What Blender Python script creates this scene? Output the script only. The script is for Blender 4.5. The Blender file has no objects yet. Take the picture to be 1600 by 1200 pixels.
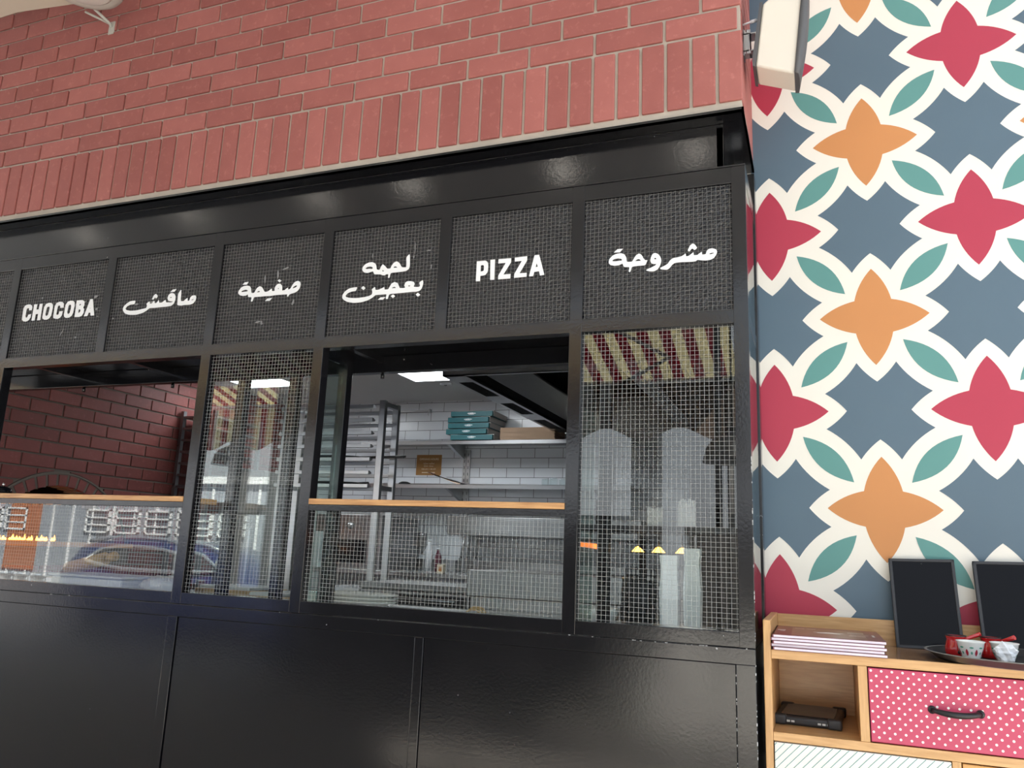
import bpy, bmesh, math, random
from mathutils import Vector, Matrix, Euler
random.seed(7)
PI = math.pi
sc = bpy.context.scene
COL = sc.collection

# ---------------------------------------------------------------- camera
cam_d = bpy.data.cameras.new('camera')
cam_d.sensor_fit = 'HORIZONTAL'; cam_d.sensor_width = 36.0
cam_d.lens = 1242.68 / 1600 * 36.0
cam_d.clip_start = 0.02; cam_d.clip_end = 200
cam = bpy.data.objects.new('camera', cam_d); COL.objects.link(cam)
YAW, PITCH, ROLL = -0.371190588, 0.207938284, 0.0411825868
fwd = Vector((math.sin(YAW) * math.cos(PITCH), math.cos(YAW) * math.cos(PITCH), math.sin(PITCH)))
r0 = Vector((math.cos(YAW), -math.sin(YAW), 0)); u0 = r0.cross(fwd)
r1 = math.cos(ROLL) * r0 + math.sin(ROLL) * u0
u1 = -math.sin(ROLL) * r0 + math.cos(ROLL) * u0
mw = Matrix((r1, u1, -fwd)).transposed().to_4x4()
mw.translation = Vector((0.204152812, -2.21144464, 1.17947864))
cam.matrix_world = mw
sc.camera = cam

# ---------------------------------------------------------------- sky, sun, exposure
world = bpy.data.worlds.new('sky'); sc.world = world; world.use_nodes = True
wn = world.node_tree.nodes; wl = world.node_tree.links
bg = wn['Background']
SKY = 2.6
tc = wn.new('ShaderNodeTexCoord'); sp = wn.new('ShaderNodeSeparateXYZ'); wl.new(tc.outputs['Generated'], sp.inputs[0])
rp = wn.new('ShaderNodeValToRGB'); wl.new(sp.outputs['Z'], rp.inputs[0])
rp.color_ramp.elements[0].position = 0.0; rp.color_ramp.elements[0].color = (.93, .96, 1, 1)
rp.color_ramp.elements[1].position = 0.7; rp.color_ramp.elements[1].color = (.62, .80, 1, 1)
wl.new(rp.outputs[0], bg.inputs[0]); bg.inputs[1].default_value = SKY
sun_d = bpy.data.lights.new('sun', 'SUN'); sun_d.energy = 42.0; sun_d.angle = .01; sun_d.color = (1, .95, .86)
sun = bpy.data.objects.new('sun', sun_d); COL.objects.link(sun)
sun.rotation_euler = Vector((0.50, 0.50, 0.80)).to_track_quat('Z', 'Y').to_euler()
sc.view_settings.view_transform = 'Standard'; sc.view_settings.look = 'None'
sc.view_settings.gamma = 1.0; sc.view_settings.exposure = -0.33; sc.view_settings.use_curve_mapping = False
sc.cycles.transparent_max_bounces = 32; sc.cycles.max_bounces = 14; sc.cycles.diffuse_bounces = 5
sc.cycles.glossy_bounces = 6; sc.cycles.transmission_bounces = 6

# ---------------------------------------------------------------- materials
MATS = {}
def _new(name):
    m = bpy.data.materials.new(name); m.use_nodes = True
    MATS[name] = m
    return m, m.node_tree.nodes, m.node_tree.links, m.node_tree.nodes['Principled BSDF']
def pbr(name, col, rough=.5, metal=0., bump=0., bscale=60., var=0., vscale=8., coat=0., spec=.5, stretch=None, rvar=0.):
    """Principled material with noise-driven colour / roughness variation and bump."""
    m, n, l, b = _new(name)
    b.inputs['Base Color'].default_value = (*col, 1); b.inputs['Roughness'].default_value = rough
    b.inputs['Metallic'].default_value = metal; b.inputs['Specular IOR Level'].default_value = spec
    b.inputs['Coat Weight'].default_value = coat; b.inputs['Coat Roughness'].default_value = .12
    t = n.new('ShaderNodeTexCoord'); mp = n.new('ShaderNodeMapping'); l.new(t.outputs['Object'], mp.inputs[0])
    if stretch: mp.inputs['Scale'].default_value = stretch
    if var or rvar:
        nz = n.new('ShaderNodeTexNoise'); nz.inputs['Scale'].default_value = vscale; nz.inputs['Detail'].default_value = 5
        l.new(mp.outputs[0], nz.inputs['Vector'])
        if var:
            mx = n.new('ShaderNodeMix'); mx.data_type = 'RGBA'
            mx.inputs[6].default_value = (*[max(0, c * (1 - var)) for c in col], 1)
            mx.inputs[7].default_value = (*[min(1, c * (1 + var)) for c in col], 1)
            l.new(nz.outputs[0], mx.inputs[0]); l.new(mx.outputs[2], b.inputs['Base Color'])
        if rvar:
            mr = n.new('ShaderNodeMapRange'); mr.inputs[1].default_value = .3; mr.inputs[2].default_value = .7
            mr.inputs[3].default_value = max(.02, rough - rvar); mr.inputs[4].default_value = min(1, rough + rvar)
            l.new(nz.outputs[0], mr.inputs[0]); l.new(mr.outputs[0], b.inputs['Roughness'])
    if bump:
        nb = n.new('ShaderNodeTexNoise'); nb.inputs['Scale'].default_value = bscale; nb.inputs['Detail'].default_value = 4
        l.new(mp.outputs[0], nb.inputs['Vector'])
        bp = n.new('ShaderNodeBump'); bp.inputs['Strength'].default_value = bump; bp.inputs['Distance'].default_value = .002
        l.new(nb.outputs[0], bp.inputs['Height']); l.new(bp.outputs[0], b.inputs['Normal'])
    return m
def emit(name, col, strength):
    m, n, l, b = _new(name)
    b.inputs['Base Color'].default_value = (*col, 1)
    b.inputs['Emission Color'].default_value = (*col, 1); b.inputs['Emission Strength'].default_value = strength
    return m
def glass(name, tint=(1, 1, 1), ior=1.5, rough=0.0, wave=0.0):
    """thin architectural pane: Fresnel mix of clear transmission and mirror reflection (same IOR seen from either face)"""
    m = bpy.data.materials.new(name); m.use_nodes = True; MATS[name] = m
    n = m.node_tree.nodes; l = m.node_tree.links; n.clear()
    out = n.new('ShaderNodeOutputMaterial'); mix = n.new('ShaderNodeMixShader')
    tr = n.new('ShaderNodeBsdfTransparent'); tr.inputs[0].default_value = (*tint, 1)
    gl = n.new('ShaderNodeBsdfGlossy'); gl.inputs['Roughness'].default_value = rough
    geo = n.new('ShaderNodeNewGeometry'); mr = n.new('ShaderNodeMapRange')
    mr.inputs[3].default_value = ior; mr.inputs[4].default_value = 1 / ior
    l.new(geo.outputs['Backfacing'], mr.inputs[0])
    fr = n.new('ShaderNodeFresnel'); l.new(mr.outputs[0], fr.inputs['IOR'])
    if wave:
        t = n.new('ShaderNodeTexCoord'); nz = n.new('ShaderNodeTexNoise'); nz.inputs['Scale'].default_value = 3.0
        l.new(t.outputs['Object'], nz.inputs['Vector'])
        bp = n.new('ShaderNodeBump'); bp.inputs['Strength'].default_value = wave; bp.inputs['Distance'].default_value = .01
        l.new(nz.outputs[0], bp.inputs['Height']); l.new(bp.outputs[0], gl.inputs['Normal'])
    l.new(fr.outputs[0], mix.inputs[0]); l.new(tr.outputs[0], mix.inputs[1]); l.new(gl.outputs[0], mix.inputs[2])
    l.new(mix.outputs[0], out.inputs['Surface'])
    return m
def brickmat(name, dark, light, rough=.75, gloss=0.):
    """fired brick: colour differs from brick to brick, with darker kiln bands and pale scuffs"""
    m, n, l, b = _new(name)
    geo = n.new('ShaderNodeNewGeometry'); t = n.new('ShaderNodeTexCoord')
    rp = n.new('ShaderNodeValToRGB'); rp.color_ramp.elements[0].color = (*dark, 1); rp.color_ramp.elements[1].color = (*light, 1)
    nz = n.new('ShaderNodeTexNoise'); nz.inputs['Scale'].default_value = 14; nz.inputs['Detail'].default_value = 6
    l.new(t.outputs['Object'], nz.inputs['Vector'])
    ad = n.new('ShaderNodeMath'); ad.operation = 'MULTIPLY_ADD'; ad.inputs[1].default_value = .55; ad.inputs[2].default_value = -.02
    ad2 = n.new('ShaderNodeMath'); ad2.operation = 'MULTIPLY_ADD'; ad2.inputs[1].default_value = .5
    l.new(geo.outputs['Random Per Island'], ad.inputs[0]); l.new(nz.outputs[0], ad2.inputs[0]); l.new(ad.outputs[0], ad2.inputs[2])
    l.new(ad2.outputs[0], rp.inputs[0])
    nf = n.new('ShaderNodeTexNoise'); nf.inputs['Scale'].default_value = 34; nf.inputs['Detail'].default_value = 8; nf.inputs['Roughness'].default_value = .7
    l.new(t.outputs['Object'], nf.inputs['Vector'])
    r2 = n.new('ShaderNodeValToRGB'); r2.color_ramp.elements[0].position = .55; r2.color_ramp.elements[1].position = .78
    l.new(nf.outputs[0], r2.inputs[0])
    mx = n.new('ShaderNodeMix'); mx.data_type = 'RGBA'; mx.inputs[7].default_value = (*[min(1, c * 1.35 + .05) for c in light], 1)
    ms = n.new('ShaderNodeMath'); ms.operation = 'MULTIPLY'; ms.inputs[1].default_value = .6
    l.new(r2.outputs[0], ms.inputs[0]); l.new(ms.outputs[0], mx.inputs[0]); l.new(rp.outputs[0], mx.inputs[6]); l.new(mx.outputs[2], b.inputs['Base Color'])
    b.inputs['Roughness'].default_value = rough; b.inputs['Coat Weight'].default_value = gloss; b.inputs['Coat Roughness'].default_value = .35
    bp = n.new('ShaderNodeBump'); bp.inputs['Strength'].default_value = .25; bp.inputs['Distance'].default_value = .003
    l.new(nf.outputs[0], bp.inputs['Height']); l.new(bp.outputs[0], b.inputs['Normal'])
    return m
def wood(name, a, c, rough=.45, scale=(2, 30, 30), coat=.15):
    m, n, l, b = _new(name)
    t = n.new('ShaderNodeTexCoord'); mp = n.new('ShaderNodeMapping'); mp.inputs['Scale'].default_value = scale
    l.new(t.outputs['Object'], mp.inputs[0])
    nz = n.new('ShaderNodeTexNoise'); nz.inputs['Scale'].default_value = 4; nz.inputs['Detail'].default_value = 7; nz.inputs['Distortion'].default_value = .6
    l.new(mp.outputs[0], nz.inputs['Vector'])
    rp = n.new('ShaderNodeValToRGB'); rp.color_ramp.elements[0].position = .3; rp.color_ramp.elements[1].position = .72
    rp.color_ramp.elements[0].color = (*a, 1); rp.color_ramp.elements[1].color = (*c, 1)
    l.new(nz.outputs[0], rp.inputs[0]); l.new(rp.outputs[0], b.inputs['Base Color'])
    b.inputs['Roughness'].default_value = rough; b.inputs['Coat Weight'].default_value = coat; b.inputs['Coat Roughness'].default_value = .2
    return m
def tilemat(name):
    m, n, l, b = _new(name)
    t = n.new('ShaderNodeTexCoord'); sx = n.new('ShaderNodeSeparateXYZ'); cb = n.new('ShaderNodeCombineXYZ')
    l.new(t.outputs['Object'], sx.inputs[0]); l.new(sx.outputs['X'], cb.inputs['X']); l.new(sx.outputs['Z'], cb.inputs['Y'])
    br = n.new('ShaderNodeTexBrick'); l.new(cb.outputs[0], br.inputs['Vector'])
    br.inputs['Color1'].default_value = (.66, .69, .73, 1); br.inputs['Color2'].default_value = (.72, .75, .79, 1)
    br.inputs['Mortar'].default_value = (.16, .17, .18, 1); br.inputs['Scale'].default_value = 1
    br.inputs['Mortar Size'].default_value = .0022; br.inputs['Brick Width'].default_value = .226; br.inputs['Row Height'].default_value = .0755
    br.inputs['Mortar Smooth'].default_value = .1
    l.new(br.outputs[0], b.inputs['Base Color']); b.inputs['Roughness'].default_value = .18
    bp = n.new('ShaderNodeBump'); bp.inputs['Strength'].default_value = .4; bp.inputs['Distance'].default_value = .003; bp.invert = True
    l.new(br.outputs['Fac'], bp.inputs['Height']); l.new(bp.outputs[0], b.inputs['Normal'])
    return m
def cloth(name, col, trans=.35):
    """woven awning fabric that lets some sun through"""
    m = bpy.data.materials.new(name); m.use_nodes = True; MATS[name] = m
    n = m.node_tree.nodes; l = m.node_tree.links; n.clear()
    out = n.new('ShaderNodeOutputMaterial'); mix = n.new('ShaderNodeMixShader'); mix.inputs[0].default_value = trans
    d = n.new('ShaderNodeBsdfDiffuse'); tl = n.new('ShaderNodeBsdfTranslucent')
    t = n.new('ShaderNodeTexCoord'); nz = n.new('ShaderNodeTexNoise'); nz.inputs['Scale'].default_value = 90
    l.new(t.outputs['Object'], nz.inputs['Vector'])
    mx = n.new('ShaderNodeMix'); mx.data_type = 'RGBA'
    mx.inputs[6].default_value = (*[c * .9 for c in col], 1); mx.inputs[7].default_value = (*[min(1, c * 1.08) for c in col], 1)
    l.new(nz.outputs[0], mx.inputs[0]); l.new(mx.outputs[2], d.inputs[0]); l.new(mx.outputs[2], tl.inputs[0])
    l.new(d.outputs[0], mix.inputs[1]); l.new(tl.outputs[0], mix.inputs[2]); l.new(mix.outputs[0], out.inputs[0])
    return m
def hammered(name):
    """near-black rolled glass with a pebbled face"""
    m, n, l, b = _new(name)
    b.inputs['Base Color'].default_value = (.012, .012, .014, 1); b.inputs['Roughness'].default_value = .12
    b.inputs['Specular IOR Level'].default_value = .5
    t = n.new('ShaderNodeTexCoord'); v = n.new('ShaderNodeTexVoronoi'); v.inputs['Scale'].default_value = 120
    l.new(t.outputs['Object'], v.inputs['Vector'])
    nz = n.new('ShaderNodeTexNoise'); nz.inputs['Scale'].default_value = 170; nz.inputs['Detail'].default_value = 2; l.new(t.outputs['Object'], nz.inputs['Vector'])
    ad = n.new('ShaderNodeMath'); ad.operation = 'ADD'; l.new(v.outputs['Distance'], ad.inputs[0]); l.new(nz.outputs[0], ad.inputs[1])
    bp = n.new('ShaderNodeBump'); bp.inputs['Strength'].default_value = 1.0; bp.inputs['Distance'].default_value = .004
    l.new(ad.outputs[0], bp.inputs['Height']); l.new(bp.outputs[0], b.inputs['Normal'])
    return m
def blackpaint(name):
    """satin black paint with fine scratches and chips that show the pale primer"""
    m, n, l, b = _new(name)
    t = n.new('ShaderNodeTexCoord')
    nz = n.new('ShaderNodeTexNoise'); nz.inputs['Scale'].default_value = 3.2; nz.inputs['Detail'].default_value = 6; l.new(t.outputs['Object'], nz.inputs['Vector'])
    mr = n.new('ShaderNodeMapRange'); mr.inputs[1].default_value = .3; mr.inputs[2].default_value = .7; mr.inputs[3].default_value = .11; mr.inputs[4].default_value = .19
    l.new(nz.outputs[0], mr.inputs[0]); l.new(mr.outputs[0], b.inputs['Roughness'])
    n2 = n.new('ShaderNodeTexNoise'); n2.inputs['Scale'].default_value = 55; n2.inputs['Detail'].default_value = 2; l.new(t.outputs['Object'], n2.inputs['Vector'])
    rp = n.new('ShaderNodeValToRGB'); rp.color_ramp.elements[0].position = .772; rp.color_ramp.elements[1].position = .79
    rp.color_ramp.elements[0].color = (.0075, .0075, .009, 1); rp.color_ramp.elements[1].color = (.30, .30, .31, 1)
    l.new(n2.outputs[0], rp.inputs[0]); l.new(rp.outputs[0], b.inputs['Base Color'])
    n3 = n.new('ShaderNodeTexNoise'); n3.inputs['Scale'].default_value = 120; n3.inputs['Detail'].default_value = 3; l.new(t.outputs['Object'], n3.inputs['Vector'])
    bp = n.new('ShaderNodeBump'); bp.inputs['Strength'].default_value = .10; bp.inputs['Distance'].default_value = .002
    l.new(n3.outputs[0], bp.inputs['Height']); l.new(bp.outputs[0], b.inputs['Normal'])
    b.inputs['Specular IOR Level'].default_value = .55
    return m
blackpaint('black_paint'); hammered('dark_rolled_glass')
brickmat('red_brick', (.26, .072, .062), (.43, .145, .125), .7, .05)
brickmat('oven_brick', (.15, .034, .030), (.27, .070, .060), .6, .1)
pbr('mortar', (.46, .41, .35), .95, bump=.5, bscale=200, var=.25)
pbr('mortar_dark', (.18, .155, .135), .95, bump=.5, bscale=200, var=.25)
glass('wired_glass', (.97, .99, .98), 1.62); glass('clear_front', (.97, .99, .98), 1.16); glass('rear_glass', (.95, .98, .97), 1.95); glass('side_glass', (.86, .95, .92), 1.6); glass('thin_glass', (.9, .95, .95), 1.5)
pbr('wire', (.55, .56, .55), .35, .5); pbr('wire_dark', (.30, .29, .27), .4, .4)
pbr('white_vinyl', (.86, .87, .88), .4); pbr('white_worn', (.24, .24, .24), .7); pbr('primer_chip', (.55, .55, .55), .7)
wood('ledge_wood', (.42, .20, .075), (.70, .40, .17), .5)
wood('cabinet_wood', (.50, .27, .10), (.66, .39, .17), .4, (30, 30, 2.5))
wood('cabinet_wood_h', (.50, .27, .10), (.66, .39, .17), .4, (2.5, 30, 30))
wood('cabinet_top', (.20, .10, .045), (.33, .18, .085), .25, (2.5, 30, 30), .4)
wood('orange_wood', (.55, .27, .075), (.68, .36, .11), .4, (2.5, 30, 30))
wood('pale_board', (.50, .30, .13), (.66, .44, .22), .6, (3, 20, 20)); wood('dark_wood', (.07, .035, .02), (.14, .075, .04), .5)
pbr('cream_paint', (.80, .76, .68), .6, bump=.05, bscale=30, var=.03, vscale=3)
pbr('star_orange', (.56, .235, .075), .55, var=.05, vscale=4); pbr('star_red', (.42, .030, .065), .55, var=.05, vscale=4)
pbr('cross_blue', (.085, .135, .180), .55, var=.05, vscale=4); pbr('leaf_teal', (.10, .27, .25), .55, var=.05, vscale=4)
tilemat('white_tile'); pbr('ceiling_white', (.62, .63, .63), .8, var=.03)
pbr('steel', (.47, .48, .49), .33, 1., rvar=.04, stretch=(1, 1, 12), vscale=6); pbr('silver_trim', (.85, .86, .88), .42, 1.); pbr('steel_dark', (.30, .30, .31), .35, 1., rvar=.08)
pbr('chrome', (.85, .86, .87), .08, 1.); pbr('black_plastic', (.013, .013, .014), .35); pbr('black_rubber', (.026, .026, .029), .5)
pbr('screen_glass', (.006, .006, .008), .10, spec=.10, rvar=.05, vscale=20); pbr('black_void', (.006, .006, .006), .9, spec=.04)
pbr('white_ceramic', (.82, .81, .77), .15, coat=.3); pbr('white_plastic', (.74, .76, .80), .4); pbr('paper_white', (.82, .82, .82), .8, bump=.3, bscale=40)
pbr('teal_card', (.014, .105, .12), .5, var=.08); pbr('kraft_card', (.36, .25, .17), .85, var=.1); pbr('grey_card', (.42, .41, .40), .85)
pbr('sign_brown', (.33, .165, .045), .5); pbr('sign_text', (.82, .72, .55), .5)
pbr('pink_paint', (.50, .048, .115), .42, var=.03); pbr('dot_white', (.85, .83, .80), .5); pbr('stripe_cream', (.80, .79, .72), .45); pbr('stripe_teal', (.06, .26, .27), .5)
pbr('red_enamel', (.52, .012, .014), .12, coat=.6, var=.1, vscale=30); pbr('tray_grey', (.20, .20, .19), .6, var=.05, spec=.3); pbr('tray_inner', (.035, .033, .032), .4)
pbr('cup_red', (.40, .03, .05), .25); pbr('cup_green', (.10, .35, .25), .25)
pbr('speaker_cream', (.76, .71, .62), .5); pbr('speaker_grey', (.09, .09, .095), .5)
pbr('soffit_beige', (.60, .53, .43), .7, var=.05); pbr('lamp_shell', (.50, .49, .44), .35); pbr('lamp_lens', (.72, .71, .66), .25)
pbr('mag_maroon', (.16, .018, .035), .3, coat=.3); pbr('mag_photo', (.25, .115, .075), .3, var=.5, vscale=45, coat=.3); pbr('mag_pale', (.72, .66, .60), .4); pbr('page_edge', (.74, .68, .78), .8, var=.12, vscale=300, stretch=(1, 1, 30))
cloth('awning_cream', (.85, .79, .58), .6); cloth('awning_maroon', (.36, .03, .06), .6); cloth('valance_shaded', (.12, .085, .065), .1)
pbr('paving', (.42, .39, .35), .8, bump=.3, bscale=20, var=.12); pbr('asphalt', (.16, .16, .165), .9, bump=.5, bscale=90, var=.2); pbr('kitchen_floor', (.20, .19, .18), .4, var=.1)
pbr('dark_column', (.045, .042, .04), .5); pbr('white_render', (.80, .79, .76), .8, bump=.2, bscale=40); pbr('bldg_glass', (.12, .14, .17), .3); pbr('rust_shutter', (.42, .13, .045), .6); pbr('cabinet_grey', (.10, .10, .105), .4); pbr('bldg_wall', (.30, .33, .38), .8, var=.06); pbr('bldg_trim', (.82, .83, .85), .6)
pbr('car_blue', (.010, .024, .12), .18, .3, coat=1.); pbr('car_glass', (.02, .022, .025), .04, coat=1.); pbr('tyre', (.02, .02, .02), .8)
pbr('terra', (.55, .24, .08), .5); pbr('cloth_maroon', (.12, .03, .05), .9); pbr('rope', (.50, .34, .16), .9); pbr('bag_film', (.72, .74, .76), .3)
emit('led_white', (.93, .97, 1), 17.0); emit('lamp_glow', (1, .93, .82), 16.0); emit('flame', (1, .36, .05), 14.0); emit('lamp_warm', (1, .55, .12), 6.0); emit('coil_orange', (1, .22, .05), 3.0)
M = MATS

# ---------------------------------------------------------------- mesh builder
def off(o):
    v = Vector((0, 0, 0))
    while o: v += o.location; o = o.parent
    return v
class MB:
    def __init__(s): s.bm = bmesh.new(); s.mi = 0; s.mats = []
    def m(s, name):
        if name not in s.mats: s.mats.append(name)
        s.mi = s.mats.index(name); return s
    def _f(s, vs, smooth=False):
        try: f = s.bm.faces.new(vs)
        except ValueError: return None
        f.material_index = s.mi; f.smooth = smooth; return f
    def box(s, x0, x1, y0, y1, z0, z1, bev=0.):
        v = [s.bm.verts.new(p) for p in ((x0, y0, z0), (x1, y0, z0), (x1, y1, z0), (x0, y1, z0), (x0, y0, z1), (x1, y0, z1), (x1, y1, z1), (x0, y1, z1))]
        fs = [s._f([v[i] for i in q]) for q in ((3, 2, 1, 0), (4, 5, 6, 7), (0, 1, 5, 4), (1, 2, 6, 5), (2, 3, 7, 6), (3, 0, 4, 7))]
        if bev:
            es = list({e for f in fs for e in f.edges})
            r = bmesh.ops.bevel(s.bm, geom=es, offset=bev, segments=2, affect='EDGES', profile=.6, clamp_overlap=True)
            for f in r['faces']: f.material_index = s.mi; f.smooth = True
        return s
    def prism(s, pts, a, d, smooth=False):
        """polygon pts (3D) extruded by vector d"""
        d = Vector(d); A = [s.bm.verts.new(p) for p in pts]; B = [s.bm.verts.new(Vector(p) + d) for p in pts]; n = len(pts)
        s._f(A[::-1]); s._f(B)
        for i in range(n): s._f([A[i], A[(i + 1) % n], B[(i + 1) % n], B[i]], smooth)
        return s
    def poly(s, pts): s._f([s.bm.verts.new(p) for p in pts]); return s
    def tube(s, pts, r, seg=8, closed=False, caps=True, sx=1.0):
        pts = [Vector(p) for p in pts]; n = len(pts); rings = []
        rr = r if isinstance(r, (list, tuple)) else [r] * n
        up = None
        for i, p in enumerate(pts):
            if closed: t = (pts[(i + 1) % n] - pts[i - 1]).normalized()
            else: t = (pts[min(i + 1, n - 1)] - pts[max(i - 1, 0)]).normalized()
            if up is None:
                up = Vector((0, 0, 1)) if abs(t.z) < .9 else Vector((1, 0, 0))
            a = t.cross(up).normalized(); b = a.cross(t).normalized(); up = b
            rings.append([s.bm.verts.new(p + rr[i] * (math.cos(2 * PI * k / seg) * a * sx + math.sin(2 * PI * k / seg) * b)) for k in range(seg)])
        for i in range(n if closed else n - 1):
            A, B = rings[i], rings[(i + 1) % n]
            for k in range(seg): s._f([A[k], A[(k + 1) % seg], B[(k + 1) % seg], B[k]], True)
        if caps and not closed: s._f(rings[0][::-1]); s._f(rings[-1])
        return s
    def lathe(s, prof, c, seg=32, sx=1., sy=1., axis='z', smooth=True, a0=0., a1=2 * PI):
        """profile [(r, h)] spun about a vertical axis at c"""
        full = abs(a1 - a0 - 2 * PI) < 1e-6; rings = []
        for r, h in prof:
            ring = []
            for k in range(seg if full else seg + 1):
                a = a0 + (a1 - a0) * k / seg; x, y = r * math.cos(a) * sx, r * math.sin(a) * sy
                p = (x, y, h) if axis == 'z' else ((h, x, y) if axis == 'x' else (x, h, y))
                ring.append(s.bm.verts.new(Vector(c) + Vector(p)))
            rings.append(ring)
        for A, B in zip(rings, rings[1:]):
            for k in range(len(A) if full else len(A) - 1):
                j = (k + 1) % len(A); s._f([A[k], A[j], B[j], B[k]], smooth)
        if full:
            if prof[0][0] > 1e-5: s._f(rings[0][::-1])
            if prof[-1][0] > 1e-5: s._f(rings[-1])
        return s
    def loft(s, rings, smooth=True, caps=True):
        R = [[s.bm.verts.new(p) for p in r] for r in rings]; n = len(R[0])
        for A, B in zip(R, R[1:]):
            for k in range(n): s._f([A[k], A[(k + 1) % n], B[(k + 1) % n], B[k]], smooth)
        if caps: s._f(R[0][::-1]); s._f(R[-1])
        return s
    def xf(s, mat): bmesh.ops.transform(s.bm, matrix=mat, verts=s.bm.verts); return s
    def build(s, name, mat=None, parent=None, local=False, base=None):
        bmesh.ops.remove_doubles(s.bm, verts=s.bm.verts, dist=1e-6)
        bmesh.ops.recalc_face_normals(s.bm, faces=s.bm.faces)
        o_ = off(parent) if parent else Vector(base or (0, 0, 0))
        if not local: bmesh.ops.translate(s.bm, vec=-o_, verts=s.bm.verts)
        me = bpy.data.meshes.new(name); s.bm.to_mesh(me); s.bm.free()
        for mn in (s.mats or [mat]): me.materials.append(M[mn])
        o = bpy.data.objects.new(name, me); COL.objects.link(o)
        if parent: o.parent = parent
        elif base: o.location = base
        return o
def thing(name, label, cat, loc=(0, 0, 0), rot=(0, 0, 0), group=None):
    o = bpy.data.objects.new(name, None); COL.objects.link(o); o.empty_display_size = .1
    o.location = loc; o.rotation_euler = rot; return tag(o, label, cat, group)
def tag(o, label, cat, group=None):
    o['label'] = label; o['category'] = cat
    if group: o['group'] = group
    return o
def struct(o, label, cat):
    tag(o, label, cat); o['kind'] = 'structure'; return o
def copy_tree(o, parent=None):
    c = o.copy(); COL.objects.link(c)
    if parent: c.parent = parent
    for ch in [x for x in COL.objects if x.parent == o]: copy_tree(ch, c)
    return c
def B(*a, bev=0.): return MB().box(*a, bev=bev)

# ================================================================ the setting
BR_H, BR_L, JT = .080, .225, .010
def brick_field(mb, place, a0, a1, z0, z1, mat_b='red_brick', skip=None, t0=0):
    """running bond of single bricks: place(a, z) -> box corners builder"""
    row = 0; z = z0
    while z < z1 - .01:
        a = a0 - (BR_L / 2 if (row + t0) % 2 else 0)
        while a < a1:
            p, q = max(a, a0), min(a + BR_L - JT, a1)
            if q - p > .02 and not (skip and skip(p, q, z, z + BR_H - JT)):
                mb.m(mat_b); place(mb, p, q, z, min(z + BR_H - JT, z1))
            a += BR_L
        z += BR_H; row += 1
# --- brick wall above the counter front
w = MB().m('mortar'); w.box(-5.2, .034, .008, .4, 2.483, 4.1)
def pl(mb, p, q, z, zz):
    j = random.uniform(-.0012, .0012); mb.box(p, q, j, .03, z, zz, bev=.003)
x = .037 - .0675
while x > -5.2:
    w.m('red_brick'); j = random.uniform(-.0012, .0012); w.box(x, x + .0675, j, .03, 2.518, 2.748, bev=.003); x -= .0777
brick_field(w, pl, -.190 - .225 * 23, .037, 2.759, 4.1, t0=0)
w.m('red_brick')
for k in range(20):                                    # the thin brick return at the corner
    z0 = 2.518 if k == 0 else 2.759 + (k - 1) * .08
    w.box(.0335, .037, .031, .4, z0, (2.748 if k == 0 else z0 + .07))
struct(w.build('wall_front'), 'red brick wall with an upright soldier course above the black counter front', 'wall')
# --- black steel angle under the brick, fascia board
t = MB().m('black_paint'); t.box(-5.2, .040, -.004, .052, 2.474, 2.482); t.box(-5.2, .040, -.004, .0, 2.474, 2.490); t.box(-.03, .040, .052, .4, 2.474, 2.482); t.box(.034, .040, -.004, .4, 2.474, 2.490)
struct(t.build('trim_1'), 'black steel angle lining the underside of the brick wall', 'trim')
t = B(-5.2, -.025, .055, .075, 2.29, 2.474, bev=.002)
t.box(-.045, -.025, .055, .4, 2.29, 2.474)
t.box(-5.2, -.025, .050, .056, 2.463, 2.472)
struct(t.build('trim_2', 'black_paint'), 'glossy black fascia board between brick wall and lettered panels', 'trim')
# --- patterned wall
PW, P0x, P0z, PY = .5943, .3845, 2.536, .4
w = MB().m('cream_paint'); w.box(.030, 2.2, PY, PY + .12, 0, 3.9); w.box(-.2, .030, PY + .001, PY + .12, 2.42, 3.9)
XL, XR = .030, 2.2
def clip(poly):
    out = []
    n = len(poly)
    for i in range(n):
        a, b = poly[i], poly[(i + 1) % n]
        if a[0] >= XL: out.append(a)
        if (a[0] >= XL) != (b[0] >= XL):
            t_ = (XL - a[0]) / (b[0] - a[0]); out.append((XL, a[1] + t_ * (b[1] - a[1])))
    return out
def arc(a, b, bul, n=8):
    """points from a (inclusive) to b (exclusive) on a bowed edge"""
    ax, az = a; bx, bz = b; dx, dz = bx - ax, bz - az; L_ = math.hypot(dx, dz); nx, nz = -dz / L_, dx / L_
    return [(ax + dx * k / n + nx * bul * 4 * (k / n) * (1 - k / n), az + dz * k / n + nz * bul * 4 * (k / n) * (1 - k / n)) for k in range(n)]
def shape(key):
    pts = []
    if key == 'star':
        tip, q = .262, .0885
        V = [(0, tip), (q, q), (tip, 0), (q, -q), (0, -tip), (-q, -q), (-tip, 0), (-q, q)]
        for i in range(8): pts += arc(V[i], V[(i + 1) % 8], .0135)
    elif key == 'cross':
        a, b, c = .0935, .252, .150
        V = [(0, c), (a, b), (b, a), (c, 0), (b, -a), (a, -b), (0, -c), (-a, -b), (-b, -a), (-c, 0), (-b, a), (-a, b)]
        for i in range(12): pts += arc(V[i], V[(i + 1) % 12], -.014 if i % 3 == 1 else -.006)
    return pts
def leaf(s_):
    a, b = (-.118, -.118 * s_), (.118, .118 * s_)
    return arc(a, b, .055, 12) + arc(b, a, .055, 12)
def stamp(pts, cx, cz, mat):
    q = clip([(cx + x_ * PW, cz + z_ * PW) for x_, z_ in pts])
    if len(q) > 2:
        w.m(mat); w.prism([(x_, PY - .0006, z_) for x_, z_ in q], None, (0, .0011, 0))
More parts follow.
